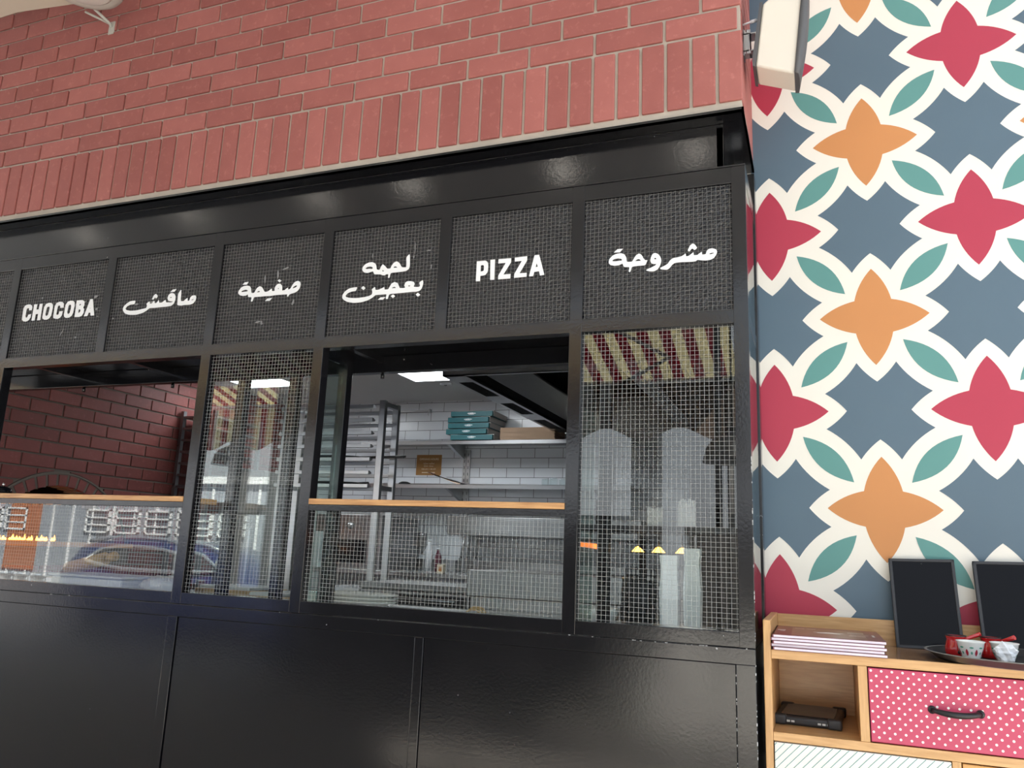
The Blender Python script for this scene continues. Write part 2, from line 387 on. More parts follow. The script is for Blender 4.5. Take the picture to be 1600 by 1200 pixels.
for i in range(-1, 7):
    for j in range(-8, 6):
        cx, cz = P0x + i * .5 * PW, P0z + j * .5 * PW
        if not (-.2 < cz < 3.8): continue
        if (i + j) % 2 == 0: stamp(shape('star'), cx, cz, 'star_orange' if i % 2 == 0 else 'star_red')
        else: stamp(shape('cross'), cx, cz, 'cross_blue')
for i in range(-2, 7):
    for j in range(-8, 6):
        cx, cz = P0x + (i * .5 + .25) * PW, P0z + (j * .5 + .25) * PW
        if -.2 < cz < 3.8: stamp(leaf(1 if (i + j) % 2 == 0 else -1), cx, cz, 'leaf_teal')
struct(w.build('wall_right'), 'cream wall painted with orange and red stars, blue crosses and teal leaves', 'wall')
# --- kitchen shell
KX, KY, KC = -4.1, 3.5, 2.35
w = MB().m('mortar_dark'); 
ARC_Y, ARC_Z, RO, RI = 1.36, .972, .572, .488
def inarch(p, q, z, zz):
    for a in (p, (p + q) / 2, q):
        for b in (z, zz):
            if (a - ARC_Y) ** 2 + (b - ARC_Z) ** 2 < (RO + .004) ** 2 and b > 1.06: return True
    return False
def plo(mb, p, q, z, zz): mb.box(KX - .03, KX + random.uniform(-.001, .001), p, q, z, zz, bev=.003)
# mortar backing as a ring of slabs that leaves the oven mouth open
w.box(KX - .15, KX - .008, -.05, ARC_Y - RI, 0, KC); w.box(KX - .15, KX - .008, ARC_Y + RI, KY, 0, KC); w.box(KX - .15, KX - .008, ARC_Y - RI, ARC_Y + RI, 0, 1.10)
n = 20
for k in range(n):
    y0, y1 = ARC_Y - RI + 2 * RI * k / n, ARC_Y - RI + 2 * RI * (k + 1) / n; ym = (y0 + y1) / 2
    w.box(KX - .15, KX - .008, y0, y1, ARC_Z + math.sqrt(max(0, RI ** 2 - (ym - ARC_Y) ** 2)), KC)
def brick_row_clip(mb, p, q, z, zz):
    """bricks beside the arch are cut to fit"""
    if not inarch(p, q, z, zz): plo(mb, p, q, z, zz); return
    if z > 1.08:
        n_ = 10; ys = [p + (q - p) * k / n_ for k in range(n_ + 1)]; lo = []
        for y in ys:
            d_ = RO ** 2 - (y - ARC_Y) ** 2; lo.append(max(z, ARC_Z + math.sqrt(d_) + .004 if d_ > 0 else z))
        run = [k for k in range(n_ + 1) if lo[k] < zz - .004]
        if len(run) > 2:
            a, b = run[0], run[-1]; P_ = [(KX - .03, ys[k], lo[k]) for k in range(a, b + 1)] + [(KX - .03, ys[b], zz), (KX - .03, ys[a], zz)]
            mb.prism(P_, None, (.03, 0, 0))
        return
    m_ = 10; run = None
    for k in range(m_ + 1):
        a = p + (q - p) * k / m_
        ok = k < m_ and not inarch(a, a + (q - p) / m_, z, zz)
        if ok and run is None: run = a
        if not ok and run is not None:
            if a - run > .02: plo(mb, run, a, z, zz)
            run = None
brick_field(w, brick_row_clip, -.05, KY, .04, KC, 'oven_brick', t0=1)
struct(w.build('wall_left'), 'dim red brick kitchen side wall around the arched oven mouth', 'wall')
w = B(KX - .1, .06, KY, KY + .1, 0, 2.5); struct(w.build('wall_back', 'white_tile'), 'white tiled back wall of the kitchen', 'wall')
w = B(.044, .144, .525, KY + .1, 0, 2.5); struct(w.build('wall_side', 'white_tile'), 'white tiled side wall at the right of the kitchen', 'wall')
w = B(KX - .15, .040, .337, KY + .1, KC, KC + .06); struct(w.build('ceiling', 'ceiling_white'), 'white kitchen ceiling behind the counter openings', 'ceiling')
w = B(KX - .15, .144, .0, KY + .1, -.06, 0.0); struct(w.build('floor', 'kitchen_floor'), 'dark kitchen floor behind the counter', 'floor')
w = B(-12, 4, -5.2, -.001, -.38, 0.0); w.box(.145, 4, -.001, .4, -.38, 0.0); struct(w.build('floor', 'paving'), 'pale terrace paving in front of the counter', 'floor')
w = B(-40, 30, -30, -5.2, -.45, -.38); struct(w.build('road', 'asphalt'), 'grey street beyond the terrace', 'road')
w = MB().prism([(-14, -.005, 3.96), (-14, -.7, 3.96), (-14, -3.0, 3.0), (-14, -3.0, 3.05), (-14, -.7, 4.02), (-14, -.005, 4.02)], None, (14.6, 0, 0)); w.box(.6, 5, -1.0, -.005, 3.96, 4.02)  # unseen canopy, its slope and right-hand gap shaped to let sunlight past
struct(w.build('ceiling', 'ceiling_white'), 'white canopy ceiling over the terrace, sloped and cut back for the sun', 'ceiling')
LAMPS = ((-.385, -1.90), (-1.165, -1.90), (-2.18, -1.85), (-2.89, -1.88), (-3.96, -1.86), (-5.06, -1.89))
for k, (lx, ly) in enumerate(LAMPS):
    lz = 3.96 + .4174 * (ly + .7)
    o = thing('ceiling_spot', 'small round spot lamp in the terrace ceiling, mirrored in the black fascia', 'lamp', (lx, ly, lz), (.395, 0, 0), 'spot lamps in the terrace ceiling')
    MB().lathe([(.085, -.002), (.085, -.014), (.065, -.012), (.065, -.002)], (0, 0, 0), 28).build('ring', 'speaker_grey', o, local=True); MB().lathe([(.0001, -.008), (.064, -.008), (.064, -.003), (.0001, -.003)], (0, 0, 0), 28).build('lens', 'lamp_glow', o, local=True)
# --- terrace soffit board, top left
w = MB().m('soffit_beige'); w.prism([(-4.2, -.17, 3.4), (-3.105, -.140, 3.4), (-2.99, -.143, 3.4), (-2.62, -.095, 3.4), (-2.50, -.075, 3.4), (-2.50, -.62, 3.4), (-4.2, -.62, 3.4)], None, (0, 0, .05))
w.prism([(-4.2, -.19, 3.399), (-3.07, -.190, 3.399), (-3.07, -.196, 3.399), (-4.2, -.196, 3.399)], None, (0, 0, .002))
struct(w.build('trim_3'), 'beige soffit board meeting the top of the brick wall', 'trim')

# ================================================================ the black counter front
XE = {'A': (-2.8833, -2.397), 'B': (-2.3539, -1.8715), 'C': (-1.8294, -1.3897), 'D': (-1.3495, -.9339), 'E': (-.8933, -.4791), 'F': (-.44, 0.)}
ZT, ZB, ZM, ZL = 2.2538, 1.8705, 1.8306, 1.0
KX0, KX1 = -3.42, .040
ko = thing('pizza_counter', 'long black steel and wired glass pizza counter front with white lettered panels', 'counter', (-1.45, .02, 0))
BK = 'black_paint'
for a, b in ((-3.42, -3.378), (-2.9253, -2.8833), (-1.8715, -1.8294), (-1.3897, -1.3495), (-.4791, -.44), (0., .04)):
    B(a, b, 0, .040, .962, 2.305, bev=.0015).build('post', BK, ko)
for a, b in ((-2.397, -2.3539), (-.9339, -.8933)):
    B(a, b, .0005, .040, ZM + .02, ZT + .02, bev=.0015).build('short_post', BK, ko)
B(KX0, .0395, .0004, .0396, ZT, 2.3045, bev=.0015).build('rail', BK, ko)
B(KX0, .0395, .0004, .0396, ZM, ZB, bev=.0015).build('rail', BK, ko)
B(KX0, .0395, .0004, .0396, .9625, ZL, bev=.0015).build('rail', BK, ko)
B(KX0, .0405, -.003, .30, 2.3045, 2.309, bev=.001).build('top_plate', BK, ko)
# base: frame with sunk panels
B(KX0, .040, .000, .038, .9205, .9610, bev=.0015).build('base_rail', BK, ko)
B(KX0, .040, .000, .038, 0, .08, bev=.0015).build('base_rail', BK, ko)
for a, b in ((-3.42, -3.38), (-2.86, -2.815), (-1.8757, -1.8355), (-.934, -.9045), (-.009, .040)):
    B(a, b, .0002, .038, .08, .921, bev=.0015).build('base_stile', BK, ko)
for a, b in ((-3.38, -2.86), (-2.815, -1.8757), (-1.8310, -.934), (-.9035, -.0095)):
    B(a + .0012, b - .0012, .0035, .034, .08, .9195, bev=.001).build('base_panel', BK, ko)
# right-hand end: side glass and its frame
for a, b in ((.962, 1.0), (ZM, ZB), (ZT, 2.3045)): B(.004, .0398, .0405, .334, a, b, bev=.001).build('side_rail', BK, ko)
B(.002, .0395, .0405, .385, 0, .9605).build('side_base', BK, ko)
B(.006, .0435, .335, .396, 0, 2.44, bev=.0015).build('rear_post', BK, ko)
B(.0335, .0392, .0405, .335, ZL, ZM).build('side_pane', 'side_glass', ko)
B(.0335, .0392, .0405, .335, ZB, ZT).build('side_pane', 'side_glass', ko)
# dark header box over the openings, rear beam and cross bars
hb = MB(); hb.box(KX0, .004, .0405, .335, 1.875, 1.885); hb.box(KX0, .004, .325, .335, 1.885, 2.36); hb.build('header_box', 'black_paint', ko)
B(KX0, .004, .30, .335, 1.812, 1.874, bev=.002).build('rear_beam', BK, ko)
for x in (-2.80, -2.30, -1.30):
    bm_ = B(x - .012, x + .012, .0405, .30, 1.845, 1.874, bev=.002).build('cross_bar', BK, ko)
    MB().lathe([(.007, 0), (.007, .016), (.004, .02)], (x, .318, 1.792), 12).build('bolt', BK, bm_)
def rear_post(x, y=.205): return B(x - .018, x + .018, y, y + .036, .955, 1.874, bev=.002).build('inner_post', BK, ko)
rear_post(-1.850); rear_post(-1.372, .165); rear_post(-.418); rear_post(-1.612)
B(-1.376, -1.370, .041, .164, .975, 1.81).build('divider_pane', 'side_glass', ko)
B(-.452, -.446, .041, .204, .975, 1.81).build('divider_pane', 'side_glass', ko)
def wires(x0, x1, z0, z1, y, t_, pitch=.0130):
    mb = MB(); nx = int((x1 - x0) / pitch); ox = ((x1 - x0) - nx * pitch) / 2; k = 0
    for i in range(nx + 1):
        x = x0 + ox + i * pitch
        if x0 < x < x1:
            c_ = random.uniform(-.0004, .0004); pts = [(x + c_, y, z0), (x - c_, y, z1)]; mb.tube(pts, t_, 4, caps=False)
    nz = int((z1 - z0) / pitch); oz = ((z1 - z0) - nz * pitch) / 2
    for i in range(nz + 1):
        z = z0 + oz + i * pitch
        if z0 < z < z1: c_ = random.uniform(-.0004, .0004); mb.tube([(x0, y, z + c_), (x1, y, z - c_)], t_, 4, caps=False)
    return mb
def frame_glass(x0, x1, z0, z1, label, mat='wired_glass'):
    p = B(x0 - .004, x1 + .004, .0135, .0185, z0 - .004, z1 + .004).build('glass_pane', mat, ko)
    p['label'] = label
    wires(x0, x1, z0, z1, .0128, .00040).build('wire_mesh', 'wire', p)
frame_glass(*XE['F'], ZL, ZM, 'tall wired glass pane at the right end, reflecting the striped awning')
frame_glass(*XE['C'], ZL, ZM, 'tall wired glass pane between the two serving openings', 'clear_front')
q = B(-2.06, -1.632, .2435, .2485, .975, 1.81).build('rear_pane', 'rear_glass', ko); q['label'] = 'clear rear glass behind the tall pane, mirroring the striped awning'
frame_glass(XE['D'][0], XE['E'][1], ZL, 1.2855, 'low wired glass pane under the middle serving ledge')
frame_glass(XE['A'][0], XE['B'][1], ZL, 1.2855, 'low wired glass pane under the left serving ledge, reflecting a blue car')
for a, b in ((XE['A'][0], XE['B'][1]), (XE['D'][0], XE['E'][1])):
    B(a, b, .001, .034, 1.2855, 1.3050, bev=.001).build('ledge_rail', BK, ko)
    lw = B(a, b, -.004, .17, 1.3052, 1.3236, bev=.002).build('serving_ledge', 'ledge_wood', ko); lw['label'] = 'thin wooden serving ledge'
ch_ = MB(); rs = random.Random(21)
for k in range(46):
    z = rs.uniform(.55, 1.45); a = rs.uniform(.0012, .0035); ch_.box(.0405 - a * .6, .0406, -.0007, .002, z, z + a * rs.uniform(1, 3))
for k in range(24):
    x = rs.uniform(-.42, .035) if k % 3 else rs.uniform(-2.6, .03); a = rs.uniform(.0008, .0028); ch_.box(x, x + a * rs.uniform(1, 4), -.0007, .002, .9602, .9602 + a * .5)
for k in range(12):
    z = rs.uniform(.66, .92); a = rs.uniform(.0008, .002); ch_.box(-.0102, -.0102 + a, -.0004, .002, z, z + a * 2.5)
o = ch_.build('paint_chips', 'primer_chip', ko); o['kind'] = 'stuff'; o['label'] = 'white chips along the worn black edges'
LETTERS = {
 'mashrouha': [
  [(-.3469,2.0763),(-.3360,2.0857),(-.3190,2.0856),(-.3282,2.0752)],
  [(-.3621,2.0459),(-.3622,2.0473),(-.3619,2.0491),(-.3607,2.0544),(-.3598,2.0566),(-.3582,2.0587),(-.3530,2.0643),(-.3507,2.0663),(-.3479,2.0677),(-.3401,2.0706),(-.3371,2.0714),(-.3342,2.0717),(-.3270,2.0718),(-.3243,2.0716),(-.3219,2.0708),(-.3160,2.0680),(-.3140,2.0667),(-.3125,2.0649),(-.3096,2.0596),(-.3087,2.0571),(-.3080,2.0541),(-.3069,2.0455),(-.3056,2.0430),(-.3029,2.0420),(-.2939,2.0415),(-.2910,2.0419),(-.2894,2.0433),(-.2868,2.0485),(-.2857,2.0505),(-.2843,2.0527),(-.2805,2.0584),(-.2789,2.0603),(-.2770,2.0617),(-.2719,2.0646),(-.2700,2.0651),(-.2682,2.0645),(-.2637,2.0613),(-.2620,2.0597),(-.2606,2.0576),(-.2574,2.0512),(-.2562,2.0490),(-.2550,2.0473),(-.2522,2.0437),(-.2510,2.0427),(-.2496,2.0423),(-.2458,2.0423),(-.2451,2.0414),(-.2456,2.0389),(-.2490,2.0302),(-.2513,2.0277),(-.2551,2.0268),(-.2672,2.0268),(-.2718,2.0268),(-.2762,2.0266),(-.2871,2.0261),(-.2905,2.0249),(-.2923,2.0222),(-.2948,2.0131),(-.2958,2.0106),(-.2970,2.0097),(-.2999,2.0103),(-.3006,2.0113),(-.3005,2.0138),(-.2989,2.0224),(-.2994,2.0249),(-.3020,2.0260),(-.3117,2.0267),(-.3148,2.0276),(-.3165,2.0296),(-.3189,2.0366),(-.3202,2.0383),(-.3222,2.0381),(-.3283,2.0351),(-.3309,2.0342),(-.3338,2.0338),(-.3416,2.0338),(-.3445,2.0340),(-.3472,2.0345),(-.3538,2.0365),(-.3560,2.0373),(-.3574,2.0383),(-.3601,2.0410),(-.3609,2.0421),(-.3614,2.0432)],
  [(-.3514,2.0504),(-.3513,2.0510),(-.3504,2.0519),(-.3465,2.0545),(-.3447,2.0553),(-.3424,2.0558),(-.3359,2.0565),(-.3333,2.0565),(-.3309,2.0560),(-.3247,2.0541),(-.3229,2.0532),(-.3220,2.0522),(-.3212,2.0494),(-.3214,2.0486),(-.3226,2.0483),(-.3269,2.0482),(-.3289,2.0481),(-.3316,2.0480),(-.3394,2.0477),(-.3421,2.0476),(-.3441,2.0478),(-.3480,2.0484),(-.3493,2.0488),(-.3501,2.0492)],
  [(-.2801,2.0422),(-.2814,2.0425),(-.2813,2.0432),(-.2788,2.0456),(-.2777,2.0464),(-.2763,2.0470),(-.2724,2.0481),(-.2710,2.0482),(-.2698,2.0477),(-.2668,2.0457),(-.2658,2.0449),(-.2652,2.0442),(-.2639,2.0425),(-.2640,2.0420),(-.2653,2.0418),(-.2701,2.0419),(-.2721,2.0419),(-.2743,2.0420)],
  [(-.2355,2.0378),(-.2359,2.0397),(-.2358,2.0417),(-.2349,2.0470),(-.2344,2.0491),(-.2334,2.0515),(-.2302,2.0579),(-.2289,2.0598),(-.2273,2.0609),(-.2228,2.0622),(-.2210,2.0622),(-.2191,2.0615),(-.2141,2.0586),(-.2122,2.0572),(-.2106,2.0553),(-.2068,2.0496),(-.2056,2.0473),(-.2049,2.0449),(-.2036,2.0388),(-.2034,2.0363),(-.2038,2.0334),(-.2057,2.0256),(-.2067,2.0227),(-.2081,2.0199),(-.2125,2.0130),(-.2144,2.0108),(-.2164,2.0092),(-.2221,2.0065),(-.2245,2.0057),(-.2273,2.0055),(-.2348,2.0060),(-.2376,2.0063),(-.2402,2.0070),(-.2463,2.0091),(-.2479,2.0099),(-.2482,2.0105),(-.2472,2.0120),(-.2461,2.0128),(-.2439,2.0137),(-.2363,2.0165),(-.2334,2.0176),(-.2306,2.0189),(-.2237,2.0222),(-.2215,2.0234),(-.2201,2.0245),(-.2180,2.0269),(-.2178,2.0276),(-.2188,2.0279),(-.2228,2.0278),(-.2245,2.0280),(-.2264,2.0285),(-.2314,2.0304),(-.2330,2.0314),(-.2340,2.0330)],
  [(-.2245,2.0441),(-.2246,2.0446),(-.2241,2.0453),(-.2223,2.0474),(-.2215,2.0477),(-.2207,2.0472),(-.2185,2.0448),(-.2180,2.0440),(-.2181,2.0435),(-.2191,2.0426),(-.2196,2.0424),(-.2203,2.0424),(-.2225,2.0426),(-.2232,2.0428),(-.2236,2.0431)],
  [(-.2070,2.0122),(-.2072,2.0128),(-.2068,2.0133),(-.2049,2.0147),(-.2037,2.0154),(-.2017,2.0164),(-.1955,2.0191),(-.1932,2.0202),(-.1911,2.0212),(-.1861,2.0241),(-.1843,2.0254),(-.1829,2.0271),(-.1798,2.0321),(-.1785,2.0339),(-.1769,2.0355),(-.1725,2.0390),(-.1705,2.0401),(-.1679,2.0407),(-.1605,2.0416),(-.1576,2.0419),(-.1549,2.0423),(-.1481,2.0434),(-.1457,2.0439),(-.1437,2.0446),(-.1394,2.0468),(-.1379,2.0478),(-.1365,2.0488),(-.1334,2.0515),(-.1325,2.0517),(-.1320,2.0503),(-.1314,2.0446),(-.1307,2.0431),(-.1293,2.0427),(-.1244,2.0435),(-.1225,2.0441),(-.1208,2.0452),(-.1165,2.0487),(-.1149,2.0499),(-.1137,2.0509),(-.1108,2.0528),(-.1100,2.0528),(-.1096,2.0514),(-.1091,2.0458),(-.1084,2.0443),(-.1066,2.0437),(-.1008,2.0438),(-.0987,2.0441),(-.0971,2.0449),(-.0934,2.0478),(-.0920,2.0489),(-.0906,2.0498),(-.0872,2.0518),(-.0862,2.0518),(-.0858,2.0505),(-.0856,2.0453),(-.0849,2.0438),(-.0832,2.0433),(-.0771,2.0436),(-.0753,2.0443),(-.0743,2.0457),(-.0730,2.0508),(-.0723,2.0527),(-.0711,2.0542),(-.0674,2.0578),(-.0658,2.0588),(-.0636,2.0593),(-.0576,2.0596),(-.0553,2.0594),(-.0532,2.0589),(-.0478,2.0567),(-.0461,2.0557),(-.0450,2.0543),(-.0433,2.0502),(-.0430,2.0485),(-.0433,2.0464),(-.0452,2.0408),(-.0461,2.0386),(-.0474,2.0367),(-.0510,2.0318),(-.0526,2.0302),(-.0545,2.0290),(-.0600,2.0265),(-.0623,2.0258),(-.0649,2.0253),(-.0721,2.0247),(-.0751,2.0247),(-.0783,2.0250),(-.0867,2.0262),(-.0896,2.0267),(-.0918,2.0272),(-.0964,2.0285),(-.0981,2.0287),(-.0995,2.0282),(-.1028,2.0259),(-.1044,2.0252),(-.1067,2.0249),(-.1134,2.0246),(-.1163,2.0246),(-.1198,2.0247),(-.1296,2.0253),(-.1332,2.0255),(-.1363,2.0257),(-.1437,2.0261),(-.1469,2.0262),(-.1505,2.0261),(-.1603,2.0258),(-.1636,2.0254),(-.1659,2.0245),(-.1703,2.0216),(-.1719,2.0203),(-.1734,2.0186),(-.1771,2.0137),(-.1787,2.0119),(-.1803,2.0106),(-.1847,2.0077),(-.1866,2.0070),(-.1888,2.0069),(-.1950,2.0077),(-.1973,2.0081),(-.1992,2.0085),(-.2036,2.0097),(-.2049,2.0102),(-.2058,2.0108)],
  [(-.0651,2.0432),(-.0653,2.0436),(-.0647,2.0442),(-.0619,2.0457),(-.0606,2.0462),(-.0591,2.0464),(-.0549,2.0468),(-.0536,2.0468),(-.0529,2.0465),(-.0520,2.0454),(-.0521,2.0449),(-.0529,2.0444),(-.0563,2.0432),(-.0576,2.0428),(-.0588,2.0425),(-.0618,2.0421),(-.0628,2.0420),(-.0636,2.0422)],
  [(-.1259,2.0589),(-.1263,2.0604),(-.1254,2.0633),(-.1208,2.0727),(-.1190,2.0756),(-.1173,2.0773),(-.1130,2.0796),(-.1114,2.0800),(-.1100,2.0796),(-.1066,2.0774),(-.1052,2.0761),(-.1039,2.0742),(-.1005,2.0680),(-.1000,2.0659),(-.1009,2.0642),(-.1050,2.0607),(-.1066,2.0601),(-.1081,2.0607),(-.1117,2.0643),(-.1130,2.0651),(-.1140,2.0651),(-.1161,2.0637),(-.1169,2.0630),(-.1178,2.0618),(-.1203,2.0581),(-.1214,2.0572),(-.1226,2.0573)],
 ],
 'lahme': [
  [(-1.2244,2.0994),(-1.2256,2.1016),(-1.2258,2.1038),(-1.2248,2.1098),(-1.2240,2.1120),(-1.2225,2.1141),(-1.2176,2.1191),(-1.2154,2.1208),(-1.2127,2.1222),(-1.2051,2.1251),(-1.2020,2.1260),(-1.1989,2.1263),(-1.1911,2.1264),(-1.1882,2.1261),(-1.1856,2.1254),(-1.1794,2.1227),(-1.1774,2.1215),(-1.1758,2.1199),(-1.1728,2.1154),(-1.1718,2.1132),(-1.1710,2.1103),(-1.1693,2.1017),(-1.1682,2.0990),(-1.1662,2.0976),(-1.1598,2.0958),(-1.1577,2.0961),(-1.1562,2.0979),(-1.1536,2.1048),(-1.1524,2.1073),(-1.1511,2.1093),(-1.1476,2.1138),(-1.1461,2.1146),(-1.1443,2.1139),(-1.1394,2.1099),(-1.1374,2.1080),(-1.1353,2.1058),(-1.1296,2.0995),(-1.1273,2.0977),(-1.1248,2.0970),(-1.1184,2.0967),(-1.1163,2.0972),(-1.1150,2.0987),(-1.1128,2.1038),(-1.1117,2.1060),(-1.1102,2.1083),(-1.1055,2.1144),(-1.1035,2.1164),(-1.1012,2.1175),(-1.0950,2.1193),(-1.0926,2.1195),(-1.0904,2.1187),(-1.0850,2.1155),(-1.0831,2.1139),(-1.0815,2.1118),(-1.0778,2.1059),(-1.0765,2.1038),(-1.0753,2.1021),(-1.0724,2.0982),(-1.0707,2.0970),(-1.0678,2.0964),(-1.0589,2.0956),(-1.0563,2.0960),(-1.0553,2.0978),(-1.0552,2.1043),(-1.0553,2.1076),(-1.0558,2.1120),(-1.0574,2.1253),(-1.0571,2.1298),(-1.0553,2.1333),(-1.0482,2.1403),(-1.0460,2.1397),(-1.0447,2.1334),(-1.0428,2.1089),(-1.0425,2.1012),(-1.0429,2.0968),(-1.0450,2.0905),(-1.0461,2.0884),(-1.0479,2.0868),(-1.0534,2.0838),(-1.0559,2.0828),(-1.0590,2.0823),(-1.0678,2.0816),(-1.0718,2.0813),(-1.0767,2.0812),(-1.0907,2.0811),(-1.0958,2.0810),(-1.1000,2.0810),(-1.1096,2.0809),(-1.1125,2.0798),(-1.1141,2.0771),(-1.1159,2.0675),(-1.1167,2.0648),(-1.1178,2.0638),(-1.1211,2.0641),(-1.1220,2.0650),(-1.1222,2.0671),(-1.1218,2.0745),(-1.1222,2.0766),(-1.1238,2.0775),(-1.1293,2.0777),(-1.1311,2.0776),(-1.1322,2.0770),(-1.1340,2.0750),(-1.1350,2.0745),(-1.1367,2.0745),(-1.1419,2.0749),(-1.1439,2.0753),(-1.1458,2.0760),(-1.1506,2.0784),(-1.1534,2.0792),(-1.1578,2.0798),(-1.1716,2.0810),(-1.1758,2.0821),(-1.1782,2.0840),(-1.1811,2.0906),(-1.1824,2.0923),(-1.1839,2.0928),(-1.1880,2.0920),(-1.1900,2.0916),(-1.1926,2.0910),(-1.2003,2.0893),(-1.2034,2.0890),(-1.2066,2.0894),(-1.2146,2.0913),(-1.2175,2.0924),(-1.2197,2.0941)],
  [(-1.2133,2.1057),(-1.2136,2.1065),(-1.2127,2.1074),(-1.2083,2.1099),(-1.2063,2.1107),(-1.2040,2.1110),(-1.1974,2.1114),(-1.1950,2.1113),(-1.1927,2.1108),(-1.1873,2.1091),(-1.1858,2.1082),(-1.1851,2.1069),(-1.1847,2.1030),(-1.1853,2.1020),(-1.1870,2.1019),(-1.1930,2.1030),(-1.1955,2.1032),(-1.1984,2.1033),(-1.2063,2.1032),(-1.2089,2.1034),(-1.2105,2.1039)],
  [(-1.1482,2.0921),(-1.1451,2.0936),(-1.1388,2.0902),(-1.1428,2.0884)],
  [(-1.1057,2.0984),(-1.1003,2.1026),(-1.0945,2.1025),(-1.0889,2.0973)],
  [(-1.2951,2.0062),(-1.2961,2.0084),(-1.2963,2.0106),(-1.2956,2.0166),(-1.2948,2.0189),(-1.2934,2.0214),(-1.2887,2.0276),(-1.2864,2.0299),(-1.2836,2.0320),(-1.2753,2.0367),(-1.2720,2.0382),(-1.2685,2.0391),(-1.2593,2.0405),(-1.2557,2.0409),(-1.2520,2.0411),(-1.2428,2.0412),(-1.2405,2.0404),(-1.2404,2.0381),(-1.2436,2.0304),(-1.2456,2.0281),(-1.2486,2.0273),(-1.2578,2.0274),(-1.2613,2.0271),(-1.2645,2.0263),(-1.2723,2.0237),(-1.2750,2.0225),(-1.2773,2.0210),(-1.2822,2.0165),(-1.2834,2.0149),(-1.2835,2.0136),(-1.2818,2.0104),(-1.2805,2.0093),(-1.2779,2.0082),(-1.2697,2.0058),(-1.2658,2.0049),(-1.2607,2.0041),(-1.2459,2.0024),(-1.2400,2.0019),(-1.2339,2.0019),(-1.2182,2.0025),(-1.2125,2.0028),(-1.2075,2.0032),(-1.1958,2.0047),(-1.1918,2.0054),(-1.1888,2.0063),(-1.1825,2.0087),(-1.1806,2.0099),(-1.1797,2.0115),(-1.1788,2.0162),(-1.1788,2.0182),(-1.1793,2.0204),(-1.1813,2.0262),(-1.1812,2.0284),(-1.1794,2.0304),(-1.1724,2.0350),(-1.1703,2.0357),(-1.1692,2.0344),(-1.1680,2.0281),(-1.1671,2.0262),(-1.1654,2.0254),(-1.1602,2.0247),(-1.1579,2.0247),(-1.1552,2.0252),(-1.1476,2.0272),(-1.1447,2.0281),(-1.1421,2.0292),(-1.1356,2.0322),(-1.1338,2.0325),(-1.1330,2.0313),(-1.1328,2.0259),(-1.1319,2.0244),(-1.1295,2.0237),(-1.1211,2.0234),(-1.1184,2.0238),(-1.1167,2.0253),(-1.1140,2.0306),(-1.1128,2.0328),(-1.1116,2.0349),(-1.1082,2.0406),(-1.1065,2.0424),(-1.1044,2.0437),(-1.0982,2.0462),(-1.0958,2.0466),(-1.0932,2.0462),(-1.0867,2.0439),(-1.0845,2.0426),(-1.0829,2.0408),(-1.0800,2.0352),(-1.0789,2.0331),(-1.0779,2.0311),(-1.0756,2.0262),(-1.0739,2.0247),(-1.0710,2.0240),(-1.0614,2.0232),(-1.0584,2.0231),(-1.0567,2.0232),(-1.0543,2.0242),(-1.0539,2.0249),(-1.0544,2.0261),(-1.0572,2.0298),(-1.0578,2.0315),(-1.0575,2.0335),(-1.0554,2.0392),(-1.0544,2.0411),(-1.0532,2.0423),(-1.0496,2.0446),(-1.0477,2.0452),(-1.0452,2.0454),(-1.0376,2.0451),(-1.0348,2.0448),(-1.0322,2.0443),(-1.0258,2.0426),(-1.0237,2.0416),(-1.0224,2.0402),(-1.0202,2.0359),(-1.0198,2.0341),(-1.0202,2.0320),(-1.0223,2.0264),(-1.0216,2.0246),(-1.0184,2.0237),(-1.0065,2.0224),(-1.0029,2.0223),(-1.0011,2.0229),(-.9994,2.0253),(-.9992,2.0266),(-.9997,2.0286),(-1.0020,2.0346),(-1.0019,2.0369),(-1.0001,2.0388),(-.9930,2.0435),(-.9908,2.0442),(-.9895,2.0432),(-.9879,2.0378),(-.9877,2.0353),(-.9880,2.0321),(-.9898,2.0229),(-.9908,2.0197),(-.9921,2.0172),(-.9960,2.0117),(-.9979,2.0100),(-1.0002,2.0089),(-1.0069,2.0071),(-1.0100,2.0066),(-1.0139,2.0065),(-1.0252,2.0069),(-1.0297,2.0069),(-1.0345,2.0069),(-1.0470,2.0068),(-1.0526,2.0067),(-1.0594,2.0066),(-1.0783,2.0064),(-1.0853,2.0064),(-1.0917,2.0063),(-1.1070,2.0064),(-1.1116,2.0054),(-1.1139,2.0026),(-1.1163,1.9928),(-1.1175,1.9901),(-1.1191,1.9893),(-1.1236,1.9902),(-1.1247,1.9915),(-1.1247,1.9941),(-1.1229,2.0032),(-1.1235,2.0058),(-1.1262,2.0067),(-1.1364,2.0066),(-1.1409,2.0066),(-1.1461,2.0067),(-1.1603,2.0073),(-1.1650,2.0069),(-1.1683,2.0056),(-1.1744,2.0007),(-1.1770,1.9989),(-1.1802,1.9972),(-1.1889,1.9932),(-1.1928,1.9917),(-1.1974,1.9903),(-1.2102,1.9872),(-1.2156,1.9862),(-1.2219,1.9857),(-1.2389,1.9852),(-1.2454,1.9854),(-1.2515,1.9862),(-1.2664,1.9891),(-1.2717,1.9905),(-1.2761,1.9922),(-1.2859,1.9972),(-1.2891,1.9991),(-1.2913,2.0011)],
  [(-1.1055,2.0258),(-1.1001,2.0296),(-1.0933,2.0305),(-1.0891,2.0255)],
  [(-1.0444,2.0312),(-1.0347,2.0303),(-1.0388,2.0259)],
  [(-1.2241,2.0367),(-1.2157,2.0431),(-1.2068,2.0353),(-1.2144,2.0284)],
  [(-1.1556,1.9898),(-1.1443,1.9973),(-1.1260,1.9974),(-1.1355,1.9882)],
  [(-1.1067,1.9986),(-1.0980,2.0042),(-1.0895,1.9972),(-1.0981,1.9910)],
